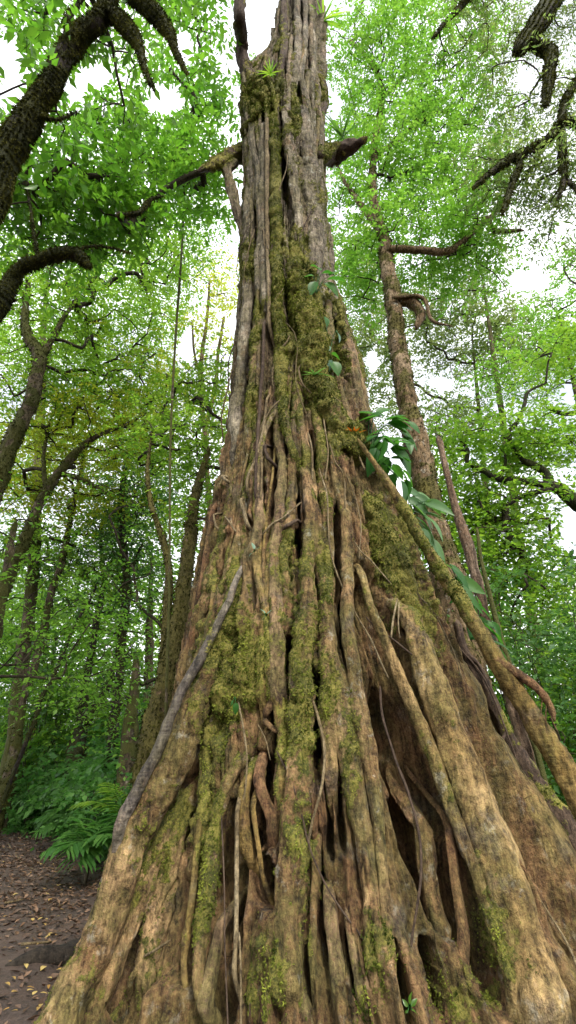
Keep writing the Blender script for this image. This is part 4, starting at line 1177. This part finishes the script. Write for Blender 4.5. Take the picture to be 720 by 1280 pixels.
far_specs = [
    ('far_canopy_tree', 'tall tree with fine greyish green leaves against the white sky, beyond the slender trunk', (590, 640, 24), [(590, 420, 22, (4.0, 2.5, 2.4), 70), (510, 430, 23, (2.6, 2.2, 2.4), 34), (660, 430, 21, (3.0, 2.2, 2.0), 50), (550, 520, 23, (3.2, 2.2, 1.8), 60), (455, 420, 22, (1.8, 2.0, 2.6), 44), (450, 330, 20, (1.3, 1.6, 1.8), 30), (480, 480, 23, (1.6, 1.8, 2.0), 34), (560, 370, 21, (2.6, 2.0, 1.4), 36)], 'leaf_pale', .17, 14),
    ('far_canopy_tree', 'tall tree with yellow tinged leaves above the level dark limbs', (760, 700, 18), [(700, 400, 17, (2.2, 2.0, 1.6), 50), (660, 460, 17.5, (2.2, 1.8, 1.4), 44), (720, 330, 16, (1.4, 1.5, .8), 18)], 'leaf_light', .13, 15),
    ('far_canopy_tree', 'high pale crown seen through the gap over the slender tree', (620, 600, 20), [(600, 330, 19, (2.6, 2.0, 1.3), 30), (480, 380, 20, (2.2, 2.0, 1.6), 22), (610, 170, 15, (2.2, 2.0, 1.6), 18)], 'leaf_pale', .13, 16),
    ('far_canopy_tree', 'tall dense tree deep in the wood over the crooked trunk', (60, 720, 21), [(60, 440, 19, (3.2, 2.5, 2.2), 66), (150, 520, 20, (3.2, 2.5, 2.2), 60), (200, 420, 19, (2.2, 2.0, 2.2), 24), (20, 560, 20, (2.6, 2.4, 2.0), 54)], 'leaf_mid', .16, 17),
    ('far_canopy_tree', 'light crowned tree high behind the bright broad leaves', (100, 600, 15), [(60, 330, 14, (2.6, 2.0, 1.7), 44), (170, 330, 14, (2.4, 2.0, 1.8), 40), (240, 280, 13, (1.5, 1.6, 1.8), 26), (130, 170, 11, (2.6, 1.8, 1.5), 24), (230, 150, 11, (1.6, 1.6, 1.6), 24), (60, 60, 9, (2.0, 1.5, 1.2), 14), (190, 40, 9, (1.8, 1.5, 1.3), 22)], 'leaf_light', .12, 18),
    ('far_canopy_tree', 'dark green tree filling the wood behind the ivy clad trunk', (200, 800, 19), [(190, 690, 18, (2.2, 2.0, 2.0), 36), (140, 760, 19, (2.4, 2.0, 1.8), 26), (60, 780, 19, (2.6, 2.0, 1.8), 26), (220, 600, 18, (2.0, 2.0, 1.8), 30)], 'leaf_mid', .15, 19),
    ('far_canopy_tree', 'bright yellow green small tree deep between the thin trunks', (70, 880, 22), [(70, 790, 21, (3.2, 2.0, 1.8), 60), (20, 730, 22, (2.6, 2.0, 1.8), 46), (110, 840, 20, (2.6, 2.0, 1.3), 46), (10, 830, 20, (2.0, 2.0, 1.5), 36)], 'leaf_light', .15, 20),
]
far_specs += [('understory_tree', 'slight leafy tree veiling the lower trunks near the path', (-20, 900, 10), [(20, 650, 10, (1.3, 1.0, .9), 9), (70, 740, 10.5, (1.4, 1.0, .9), 9), (120, 810, 10.5, (1.3, 1.0, .8), 8), (30, 800, 10, (1.2, 1.0, .9), 9)], 'leaf_light', .1, 21),
              ('understory_tree', 'slight leafy tree between the ivy clad trunk and the liana', (165, 960, 10.5), [(170, 820, 10.5, (.8, .8, .9), 9), (180, 720, 10.5, (.9, .8, .9), 8), (150, 880, 10.5, (.9, .8, .7), 9), (140, 640, 11, (1.2, 1.0, 1.0), 8)], 'leaf_light', .09, 22)]
for (nm, lab, (bx, by, bY), bl, lf, ls, sd) in far_specs:
    g = at(bx, by, bY)
    top = at(bl[0][0], bl[0][1], bl[0][2])
    rows = np.array([[g[0], bY, ground_z(g[0], bY) - .2, .22], [(g[0] * .7 + top[0] * .3), bY, top[2] * .35, .18], [(g[0] * .3 + top[0] * .7), bY * .5 + top[1] * .5, top[2] * .7, .13], [*top, .05]])
    tree(nm, lab, rows, M['treebark'], blobs=[B(*b[:3], b[3], b[4]) for b in bl], leaf=lf, leaf_kw=dict(leaf=ls, twig_len=.9, wr=.26, n_twig=6, n_leaf=10, spread=.5), seed=sd)

# ------------------------------------------------------------------ saplings and shrubs: prototypes, then copies
def shrub_proto(h, w, n, leaf, lk, seed, name, label, group):
    r = np.random.default_rng(seed)
    e = empty(name, (0, 0, 0), label, 'shrub', group)
    sp = Soup()
    C = ellipsoid_pts((0, 0, h * .55), (w, w, h * .5), n, r, .2)
    C[:, 2] = np.maximum(C[:, 2], .12)
    starts = []
    for k in range(5):
        a = r.uniform(0, 6.28)
        P = np.array([[.05 * math.cos(a), .05 * math.sin(a), -.1, .02], [w * .25 * math.cos(a), w * .25 * math.sin(a), h * .3, .016], [w * .5 * math.cos(a), w * .5 * math.sin(a), h * .7, .008]])
        sp.tube(P, 0, segs=5, step=.15)
        starts.append(spline(P, step=.15)[1:, :3])
    grow_branches(sp, np.concatenate(starts), C, r, r_tip=.004)
    link('stem', sp.mesh('stem', M['twig']), e)
    lk = dict(lk)
    wr = lk.pop('wr', .25)
    c_, d_, nv, Ln, v, tb, tt = sprays(C, r, **lk)
    V, T, vv = leaf_soup(c_, d_, nv, Ln, wr, v)
    link('foliage', make_mesh('foliage', V, T, M[leaf], {'var': vv}, True), e)
    return e


G1, G2, G3 = 'bluish green shrubs of the undergrowth', 'leafy saplings in the wood behind the path', 'leafy saplings in the wood beyond the prop root'
U1 = 'low bluish green leafy shrub in the dense undergrowth bordering the path'
U2 = 'slim leafy sapling among many alike in the wood behind the path'
U3 = 'bright leafy sapling among many alike in the wood beyond the prop root'
sh = [shrub_proto(1.1, .75, 34, 'leaf_under', dict(leaf=.10, twig_len=.35, n_twig=6, n_leaf=8, wr=.25, spread=.16, flat=.6, leaf_sd=.45), 31, 'undergrowth_shrub', U1, G1),
      shrub_proto(1.5, .8, 40, 'leaf_under', dict(leaf=.075, twig_len=.4, n_twig=6, n_leaf=9, wr=.3, spread=.17, flat=.6, leaf_sd=.45), 32, 'undergrowth_shrub', U1, G1),
      shrub_proto(.8, .7, 26, 'leaf_under', dict(leaf=.15, twig_len=.3, n_twig=5, n_leaf=6, wr=.2, spread=.12, flat=.7), 33, 'undergrowth_shrub', U1, G1)]
sa = [shrub_proto(4.2, 1.1, 50, 'leaf_mid', dict(leaf=.12, twig_len=.6, n_twig=5, n_leaf=9, wr=.25, spread=.25), 41, 'sapling', U2, G2),
      shrub_proto(5.2, 1.2, 56, 'leaf_dark', dict(leaf=.11, twig_len=.6, n_twig=5, n_leaf=9, wr=.25, spread=.25), 42, 'sapling', U2, G2),
      shrub_proto(3.2, 1.0, 44, 'leaf_light', dict(leaf=.10, twig_len=.5, n_twig=5, n_leaf=9, wr=.25, spread=.25), 43, 'sapling', U2, G2)]
used = set()


def place(proto, x, y, s_, label, group):
    o = proto if proto.name not in used else copy_tree(proto)
    used.add(proto.name)
    o.location = (x, y, float(ground_z(x, y)) - .03)
    o.rotation_euler = (0, 0, random.uniform(0, 6.28))
    o.scale = (s_, s_, s_ * random.uniform(.85, 1.2))
    o['label'], o['group'] = label, group
    return o


def path_edge(x):                       # where the trodden soil ends
    return float(np.interp(x, [-12, -7.5, -5.6, -4.6, -3.4, -2.6], [17, 14.6, 14.2, 12.6, 9.9, 9.2]))


k = 0
for i in range(400):
    x = random.uniform(-13, -1.5)
    y = path_edge(x) + .5 + abs(random.gauss(0, 3.6))
    if abs(x) > y * .66 + .5:
        continue
    place(sh[k % 3], x, y, random.uniform(.8, 1.2) * (.9 + .22 * min(5, y - path_edge(x))), U1, G1)
    k += 1
    if k >= 130:
        break
for i in range(14):
    x = random.uniform(3.8, 8.5)
    y = random.uniform(6.5, 13)
    if x > y * .8 or x < 4.4 and y < 8:
        continue
    place(sh[i % 3], x, y, random.uniform(.9, 1.3), 'low leafy shrub standing beyond the golden prop root', 'shrubs beyond the prop root')
k = 0
for i in range(200):
    y = random.uniform(13, 24)
    x = random.uniform(-.62 * y, -.1 * y)
    if y < path_edge(x) + 1.5:
        continue
    place(sa[(2, 0, 2, 1)[k % 4]], x, y, random.uniform(.7, 1.15), U2, G2)
    k += 1
    if k >= 46:
        break
k = 0
for i in range(200):
    y = random.uniform(9, 20)
    x = random.uniform(.28 * y, .68 * y)
    if x < 4.2:
        continue
    place(sa[(0, 2, 0, 1)[k % 4]], x, y, random.uniform(.7, 1.2), U3, G3)
    k += 1
    if k >= 30:
        break

# the wood behind everything reads as one mass
r = np.random.default_rng(99)
C = []
for i in range(900):
    y = r.uniform(25, 42)
    x = r.uniform(-.75 * y, .75 * y)
    z = r.uniform(0, 1) ** 1.2 * (13 if x < 0 else 11) + y * .03
    C.append((x, y, z))
C = np.array(C)
C = C[outside_gaps(C, 1.0)]
c_, d_, nv, Ln, v, tb, tt = sprays(C, r, n_twig=7, n_leaf=10, twig_len=1.7, leaf=.34, spread=.9, flat=.6)
V, T, vv = leaf_soup(c_, d_, nv, Ln, .27, v)
link('distant_woods', make_mesh('distant_woods', V, T, M['leaf_mid'], {'var': vv}, True), kind='stuff', label='mass of distant green woods closing the view', cat='woods')

# ------------------------------------------------------------------ hanging liana
e = empty('liana', at(210, 830, 8.0) * [1, 1, 0], 'thin straight liana hanging down in front of the pale mossy trunk', 'vine')
rows = px_rows([(206, 930, 3.72), (209, 830, 3.72), (212, 700, 3.1), (213, 560, 3.1), (218, 450, 3.1), (224, 360, 3.1), (229, 280, 2.48), (232, 180, 2.48)], 8.0)
thick_tube(rows, M['treebark'], np.array(e.location), 'stem', e, .15, segs=8)

# ------------------------------------------------------------------ plants growing on the fig and beside it
def blade_leaf(base, d, up, L, w, bend=.35, lobes=0.0, n=9, tipw=1.0):
    """A broad curved leaf as a small grid with a midrib fold."""
    d, up = unit(np.asarray(d, float)), np.asarray(up, float)
    s_ = unit(np.cross(d, up))
    u_ = np.cross(s_, d)
    t = np.linspace(0, 1, n)
    wid = w * np.sin(np.pi * np.clip(t, 0, 1) ** .75) ** .8 * (1 - .1 * t)
    wid = np.where(t == 0, w * .06, wid)
    wid[-1] = w * .02
    mid = np.asarray(base) + d * (t * L)[:, None] - u_ * (bend * L * t ** 2)[:, None]
    cols = []
    for q in (-1, -.5, 0, .5, 1):
        cols.append(mid + s_ * (wid * q)[:, None] + u_ * (abs(q) * wid * .28)[:, None])
    G = np.stack(cols, 1)
    return G.reshape(-1, 3), grid_faces(n, 5, False)


def leaf_plant(name, label, base, leaves, mat, petiole=.4, cat='plant', group=None, stem_mat='twig'):
    """leaves: (photo x, photo y, distance, length, half width, direction) of blade bases; one mesh per leaf."""
    base = np.asarray(base, float)
    e = empty(name, base, label, cat, group)
    sp = Soup()
    if name == 'philodendron':
        more = []
        for (b, d, L, w, mt) in leaves:
            for q in range(2):
                more.append((np.asarray(b) + rng.normal(0, .07, 3), np.asarray(d) / np.linalg.norm(d) + rng.normal(0, .35, 3), L * rng.uniform(.55, .95), w * rng.uniform(.6, .95), None))
        leaves = [(b, d, L * .88, w * .88, mt) for (b, d, L, w, mt) in leaves] + more
    for (b, d, L, w, mt) in leaves:
        b = np.asarray(b, float)
        mid = (base + b) / 2 + np.array([0, 0, .25 * np.linalg.norm(b - base)])
        sp.tube(np.array([base, mid, b]), .006, .003, 5, .04)
        V, Fq = blade_leaf(b, d, np.array([.0, -.6, .75]) + rng.normal(0, .3, 3), L, w, rng.uniform(.15, .45))
        me = make_mesh('leaf', V - base, Fq, M[mt or mat], {'var': np.full(len(V), rng.uniform(0, 1))})
        link('leaf', me, e)
    me = sp.mesh('stem', M['leaf_epi'])
    me.transform(Matrix.Translation(Vector(-base)))
    link('stem', me, e)
    return e


def on_fig(x, y, off=.08):
    return hit(x, y, off)[0]


def px_leaf(x, y, tx, ty, Y, wr=.3, dy=0.0, mt=None):
    a, b = at(x, y, Y), at(tx, ty, Y + dy)
    L = float(np.linalg.norm(b - a)) * 1.08
    return (a, b - a, L, L * wr, mt)


Yp = float(on_fig(462, 575)[1]) - .05
leaf_plant('philodendron', 'philodendron with big glossy leaves fanning out from the mossy shoulder of the fig', on_fig(462, 580), [
    px_leaf(478, 522, 448, 516, Yp, .3), px_leaf(482, 524, 512, 518, Yp, .28), px_leaf(486, 530, 522, 536, Yp + .1, .26), px_leaf(480, 538, 452, 545, Yp, .26), px_leaf(478, 545, 503, 556, Yp - .1, .3), px_leaf(476, 552, 455, 572, Yp - .1, .25),
    px_leaf(488, 560, 518, 574, Yp, .3), px_leaf(486, 572, 474, 592, Yp, .3), px_leaf(495, 585, 520, 600, Yp + .1, .28), px_leaf(492, 592, 486, 612, Yp + .1, .3), px_leaf(500, 540, 528, 556, Yp + .2, .26), px_leaf(470, 516, 490, 508, Yp + .05, .3), px_leaf(492, 550, 516, 546, Yp - .1, .28), px_leaf(484, 583, 505, 596, Yp - .1, .3), px_leaf(500, 600, 522, 622, Yp + .1, .28), px_leaf(470, 560, 462, 592, Yp - .15, .25)], 'leaf_epi')
Yp = float(on_fig(515, 650)[1]) + .25
leaf_plant('philodendron', 'philodendron with narrow dark leaves hanging between the prop root and the slender trunk', at(512, 650, Yp), [
    px_leaf(508, 622, 540, 640, Yp, .2), px_leaf(515, 630, 552, 654, Yp, .2), px_leaf(518, 645, 556, 672, Yp, .22), px_leaf(522, 655, 550, 690, Yp, .2), px_leaf(510, 640, 520, 668, Yp, .25), px_leaf(526, 640, 560, 645, Yp + .2, .2), px_leaf(505, 612, 532, 618, Yp, .22), px_leaf(535, 672, 562, 702, Yp, .2), px_leaf(512, 650, 534, 684, Yp, .22), px_leaf(528, 662, 546, 700, Yp - .1, .22), px_leaf(520, 615, 548, 628, Yp + .1, .22)], 'leaf_dark')
Yp = float(on_fig(590, 770)[1]) + .45
leaf_plant('philodendron', 'philodendron with silvery shining leaves behind the lower prop root', at(588, 800, Yp), [
    px_leaf(562, 705, 600, 738, Yp, .16), px_leaf(568, 722, 612, 742, Yp, .2, mt='leaf_dark'), px_leaf(590, 745, 580, 772, Yp, .3), px_leaf(592, 752, 618, 772, Yp, .28), px_leaf(596, 775, 590, 800, Yp, .3, mt='leaf_dark'), px_leaf(604, 780, 632, 800, Yp, .22),
    px_leaf(610, 800, 645, 806, Yp, .16, mt='leaf_blue'), px_leaf(596, 800, 622, 812, Yp, .2, mt='leaf_blue'), px_leaf(612, 806, 640, 826, Yp, .2)], 'leaf_epi')
Yp = float(on_fig(398, 362)[1]) - .15
leaf_plant('climbing_plant', 'climbing plant with a few fresh leaves high on the grey trunk', on_fig(395, 368, .1), [
    px_leaf(400, 338, 392, 328, Yp, .35), px_leaf(402, 342, 416, 338, Yp, .38), px_leaf(408, 350, 430, 346, Yp, .32), px_leaf(406, 354, 424, 362, Yp, .35), px_leaf(392, 345, 378, 343, Yp, .38), px_leaf(394, 352, 388, 366, Yp, .3), px_leaf(412, 345, 426, 334, Yp, .3)], 'leaf_epi')
Yp = float(on_fig(416, 450)[1]) - .12
leaf_plant('climbing_plant', 'climbing plant with pale bluish heart leaves beside a dark slit in the trunk', on_fig(412, 450, .12), [
    px_leaf(420, 414, 428, 424, Yp, .36, mt='leaf_blue'), px_leaf(412, 450, 408, 462, Yp, .36, mt='leaf_blue'), px_leaf(410, 440, 402, 428, Yp, .4, mt='leaf_blue'), px_leaf(414, 442, 426, 446, Yp, .38), px_leaf(416, 452, 424, 466, Yp, .4), px_leaf(392, 392, 398, 400, Yp, .36, mt='leaf_blue'), px_leaf(406, 396, 411, 405, Yp, .36)], 'leaf_epi')
for (x, y, lab, dirs) in [(512, 1262, 'tiny bright green sprig sprouting low on a buttress root', [(-8, -12), (8, -14), (-6, 4), (9, 2), (1, -22)]),
                          (333, 770, 'little pale leaved seedling growing above the hollow', [(-6, -10), (5, -8), (-7, 4)]),
                          (294, 872, 'single dark shiny leaf on the moss bulge', [(1, 20), (-6, 10)]),
                          (318, 690, 'small bluish seedling under the crossing vine', [(-8, 4), (7, -8), (-2, -12)])]:
    b = on_fig(x, y, .12)
    leaf_plant('seedling', lab, b, [px_leaf(x + .3 * dx, y + .3 * dy, x + dx, y + dy, b[1] - .06, .3) for dx, dy in dirs], 'leaf_big' if y > 1200 else 'leaf_blue' if y < 860 else 'leaf_epi')


def rosette(name, label, base, n, L, w, mat, cat='plant', up=.8, out=None, bend=.8):
    e = empty(name, base, label, cat)
    for k in range(n):
        a = 6.283 * k / n + rng.uniform(-.3, .3)
        d = np.array([math.cos(a), math.sin(a), up * rng.uniform(.5, 1.4)])
        if out is not None:
            d = d + np.asarray(out)
        V, Fq = blade_leaf(np.zeros(3), d, (0, 0, 1), L * rng.uniform(.7, 1.2), w, bend * rng.uniform(.5, 1.1))
        link('leaf', make_mesh('leaf', V, Fq, M[mat], {'var': np.full(len(V), rng.uniform(0, 1))}), e)
    return e


rosette('bromeliad', 'small orange bromeliad flower on the mossy shoulder', on_fig(443, 544, .16), 11, .15, .013, 'petal', up=.7, out=(0, -.5, .1), bend=.4)
rosette('air_plant', 'spiky green air plant rosette on the thick central moss', on_fig(394, 470, .16), 16, .2, .01, 'leaf_dark', up=.5, out=(0, -.5, -.1), bend=.9)
rosette('tree_fern_clump', 'clump of long narrow drooping leaves high on the trunk edge', on_fig(404, 26, .1), 20, .6, .018, 'leaf_mid', up=.3, out=(.5, -.3, -.2), bend=.9)
rosette('air_plant', 'fresh green strappy tuft in the crotch by the dark limb', on_fig(338, 92, .1), 12, .24, .012, 'leaf_mid', up=.7, out=(0, -.3, .1), bend=.7)
rosette('air_plant', 'dark spiky tuft perched on the pale side limb', on_fig(428, 172, .15), 18, .5, .02, 'leaf_dark', up=.8, bend=.8)


def frond(base, d, L, leaf_len, n, mat, parent, droop=.5, w=.11, loc=None):
    d = unit(np.asarray(d, float))
    t = np.linspace(0, 1, 14)
    C = np.asarray(base) + d * (t * L)[:, None] + np.array([0, 0, -1.0]) * (droop * L * t ** 2)[:, None]
    sp = Soup()
    sp.tube(np.hstack([C, np.linspace(.008, .002, 14)[:, None]]), 0, segs=5, step=.06, a=.6)
    s_ = unit(np.cross(d, (0, 0, 1.0)))
    for k in range(n):
        f = .12 + .88 * k / (n - 1)
        i = f * 13
        p = C[int(i)] * (1 - i % 1) + C[min(13, int(i) + 1)] * (i % 1)
        tg = unit(C[min(13, int(i) + 1)] - C[max(0, int(i) - 1)])
        ll = leaf_len * (.35 + .65 * math.sin(math.pi * min(1, .12 + f * .85)))
        for sg in (-1, 1):
            ld = unit(tg * .75 + s_ * sg + np.array([0, 0, -.18]) + rng.normal(0, .06, 3))
            V, Fq = blade_leaf(p, ld, (0, 0, 1), ll, ll * w, .25, n=5)
            sp.add(V, Fq, rng.uniform(.2, 1))
    me = sp.mesh('frond', M[mat])
    me.transform(Matrix.Translation(Vector(-np.asarray(loc, float))))
    return link('frond', me, parent)


def palm(name, label, base, specs, leaf_len, n, mat, w=.11, cat='plant', stem=None):
    e = empty(name, base, label, cat)
    b = np.asarray(base, float)
    for (d, L, dr) in specs:
        frond(b + np.array([0, 0, stem or 0]), d, L, leaf_len, n, mat, e, dr, w, b)
    if stem:
        sp = Soup()
        sp.tube(np.array([[0, 0, -.1], [.02, .01, stem * .5], [0, 0, stem + .03]]), .03, .02, 7, .06)
        link('stem', sp.mesh('stem', M['twig']), e)
    return e


gb = at(106, 1100, 9.0)
gb[2] = ground_z(gb[0], gb[1])
palm('palm_seedling', 'young palm with drooping strap leaflets at the path edge against the fig', gb, [((-.9, -.5, .75), .75, .55), ((-.3, -.9, .9), .7, .6), ((.6, -.6, 1.0), .8, .5), ((.9, .1, .8), .7, .5), ((-.8, .5, 1.0), .75, .5), ((.1, .8, 1.2), .7, .4), ((-.6, -.2, 1.5), .75, .35), ((.3, -.4, 1.7), .8, .3), ((0, -.8, .5), .5, .7)], .42, 7, 'leaf_under', .13, stem=.45)
gb = at(85, 1040, 12.4)
gb[2] = ground_z(gb[0], gb[1])
palm('palm_seedling', 'smaller palm seedling half hidden in the shrubs behind the path edge', gb, [((-.9, -.4, .8), .8, .5), ((.2, -.9, .9), .8, .5), ((.8, -.3, 1.0), .8, .5), ((-.4, .4, 1.4), .8, .35), ((.4, .1, 1.6), .8, .3), ((-.8, -.8, .5), .7, .6)], .4, 8, 'leaf_under', .12, stem=.5)
gb = at(172, 935, 9.6)
gb[2] = ground_z(gb[0], gb[1])
palm('understory_palm', 'feathery bright palm fronds beside the pale mossy trunk', gb, [((.35, -.3, 1.5), 1.4, .25), ((-.9, -.2, 1.0), 1.3, .5), ((-.3, -.6, 1.3), 1.3, .4), ((.7, .2, 1.4), 1.3, .3), ((-.7, .5, 1.2), 1.3, .4)], .34, 18, 'leaf_mid', .07, stem=.7)

# ------------------------------------------------------------------ forest floor
r = np.random.default_rng(5)
n = 26000
x = r.uniform(-9, -.4, n)
y = 3.2 + 12 * r.uniform(0, 1, n) ** 1.2
dens = .30 + .9 * sstep(2.2, .3, np.abs(y - np.interp(x, [-12, -7.5, -5.6, -4.6, -3.4, -2.6, 0], [15, 13, 12.4, 10.6, 8.6, 8, 7])))
keep = r.uniform(0, 1, n) < dens
x, y = x[keep], y[keep]
n = len(x)
z = ground_z(x, y) + (fbm(np.stack([x, y, 0 * x], -1) * 5, 4, 60) - .5) * .07 + .008
az = r.uniform(0, 6.28, n)
C = np.stack([x, y, z], -1)
d = np.stack([np.cos(az), np.sin(az), r.normal(.08, .16, n)], -1)
nv = unit(np.array([0, 0, 1.0]) + r.normal(0, .35, (n, 3)))
V, T, vv = leaf_soup(C, unit(d), nv, r.uniform(.035, .11, n), .24, np.clip(r.beta(1.2, 2.0, n), 0, 1), fold=.5, droop=-.1)
link('leaf_litter', make_mesh('leaf_litter', V, T, M['litter'], {'var': vv}, False), kind='stuff', label='brown dead leaf litter strewn over the path soil', cat='leaf litter')
sticks = [(10, 1058, 40, 1092), (22, 1190, 62, 1184), (5, 1132, 30, 1128)]
for k, (xa, ya, xb, yb) in enumerate(sticks):
    a, b = [np.array([*at(px_, py_, 1)]) for px_, py_ in ((xa, ya), (xb, yb))]
    pts = []
    for (px_, py_) in ((xa, ya), ((xa + xb) / 2 + 1, (ya + yb) / 2), (xb, yb)):
        dd = ray(px_, py_)
        t = -EYE / dd[2]
        p = np.array([0, 0, EYE]) + dd * t
        p[2] = float(ground_z(p[0], p[1])) + .03
        pts.append(p)
    sp = Soup()
    sp.tube(np.array(pts), .014, .008, 7, .05, wob=.04)
    link('fallen_stick', sp.mesh('fallen_stick', M['vine']), None, ('thin pale stick lying near the undergrowth', 'short stick beside the dark surface root', 'little twig on the bare soil midway along the path')[k], 'stick')
yl = []
for k in range(80):
    px_, py_ = random.uniform(0, 150), 1050 + 230 * random.random() ** 1.3
    if px_ > 112 - (py_ - 1050) * .12 and px_ > 40:
        px_ *= .5
    dd = ray(px_, py_)
    t = -EYE / dd[2]
    p = np.array([0, 0, EYE]) + dd * t
    yl.append(p)
for k, (px_, py_) in enumerate([(10, 1272), (20, 1276), (58, 1155), (16, 1120), (3, 1152), (36, 1147)]):
    dd = ray(px_, py_)
    yl[k] = np.array([0, 0, EYE]) + dd * (-EYE / dd[2])
lm = []
for k in range(4):
    az = k * 1.7
    V, Fq = blade_leaf((0, 0, 0), (math.cos(az), math.sin(az), .12), (0, 0, 1), .11 + .01 * k, .026 + .003 * k, .2, n=6)
    lm.append(make_mesh('fallen_leaf', V, Fq, M['yellowleaf'], {'var': np.full(len(V), k / 3)}))
for k, p in enumerate(yl):
    o = link('fallen_leaf', lm[k % 4], None, 'yellow fallen leaf lying on the brown path among others alike', 'leaf', 'yellow leaves fallen on the path')
    o.location = (p[0], p[1], float(ground_z(p[0], p[1])) + .035)
    o.rotation_euler = (random.uniform(-.2, .2), random.uniform(-.2, .2), random.uniform(0, 6.28))
    s_ = random.uniform(.35, .7)
    o.scale = (s_,) * 3
# dark surface root running out across the path
rows = []
for (px_, py_, rr) in ((150, 1160, .15), (110, 1180, .13), (70, 1196, .10), (35, 1206, .07), (5, 1212, .03)):
    dd = ray(px_, py_)
    t = -EYE / dd[2]
    p = np.array([0, 0, EYE]) + dd * t
    rows.append([p[0], p[1], float(ground_z(p[0], p[1])) + rr * .35, rr])
thick_tube(np.array(rows), M['darkbark'], FIGLOC, 'surface_root', fig, -.4)

# ------------------------------------------------------------------ light, sky, camera
w = bpy.data.worlds.new('World')
SC.world = w
w.use_nodes = True
nt = w.node_tree
nt.nodes.clear()
N, L = nt.nodes, nt.links
out = N.new('ShaderNodeOutputWorld')
bg = N.new('ShaderNodeBackground')
sky = N.new('ShaderNodeTexSky')
sky.sky_type = 'NISHITA'
sky.sun_disc = False
ELEV, AZ = math.radians(42), math.radians(158)       # sun behind the camera, a little to one side
sky.sun_elevation = ELEV
sky.sun_rotation = AZ
sky.air_density = 1.0
sky.dust_density = 6.0
sky.ozone_density = 1.0
mixn = N.new('ShaderNodeMix')
mixn.data_type = 'RGBA'
tc = N.new('ShaderNodeTexCoord')
cl = N.new('ShaderNodeTexNoise')
cl.inputs['Scale'].default_value = 2.5
cl.inputs['Detail'].default_value = 6
L.new(tc.outputs['Generated'], cl.inputs['Vector'])
mr = N.new('ShaderNodeMapRange')
mr.inputs[1].default_value, mr.inputs[2].default_value = .35, .6
mr.inputs[3].default_value, mr.inputs[4].default_value = .3, .95
L.new(cl.outputs['Fac'], mr.inputs[0])
L.new(mr.outputs[0], mixn.inputs[0])
L.new(sky.outputs[0], mixn.inputs[6])
mixn.inputs[7].default_value = (10.5, 10.6, 10.9, 1)       # thin bright overcast, same scale as the sky texture
L.new(mixn.outputs[2], bg.inputs[0])
bg.inputs[1].default_value = .1
L.new(bg.outputs[0], out.inputs[0])

sun = bpy.data.lights.new('sun', 'SUN')
sun.energy = 1.5
sun.angle = math.radians(11)
sun.color = (1, .95, .87)
so = bpy.data.objects.new('sun', sun)
COL.objects.link(so)
# Sky Texture: rotation 0 puts the sun at +Y, turning clockwise seen from above
dirv = Vector((math.sin(AZ) * math.cos(ELEV), math.cos(AZ) * math.cos(ELEV), math.sin(ELEV)))
so.rotation_euler = dirv.to_track_quat('Z', 'Y').to_euler()

cam = bpy.data.cameras.new('camera')
cam.sensor_fit = 'VERTICAL'
cam.sensor_height = 24
cam.lens = 24 / 2 / (640 / F)
cam.clip_start, cam.clip_end = .05, 2000
co = bpy.data.objects.new('camera', cam)
COL.objects.link(co)
co.location = (0, 0, EYE)
co.rotation_euler = (math.pi / 2 + PITCH, 0, 0)
SC.camera = co

SC.view_settings.view_transform = 'Standard'
SC.view_settings.look = 'None'
SC.view_settings.exposure = 1.35
SC.view_settings.gamma = 1
SC.view_settings.use_curve_mapping = False
cy = SC.cycles
cy.max_bounces, cy.diffuse_bounces, cy.glossy_bounces, cy.transmission_bounces, cy.transparent_max_bounces = 7, 5, 2, 4, 4
cy.use_adaptive_sampling = True
cy.adaptive_threshold = .02
cy.use_denoising = True
cy.caustics_reflective = cy.caustics_refractive = False
SC.render.threads_mode = 'AUTO'
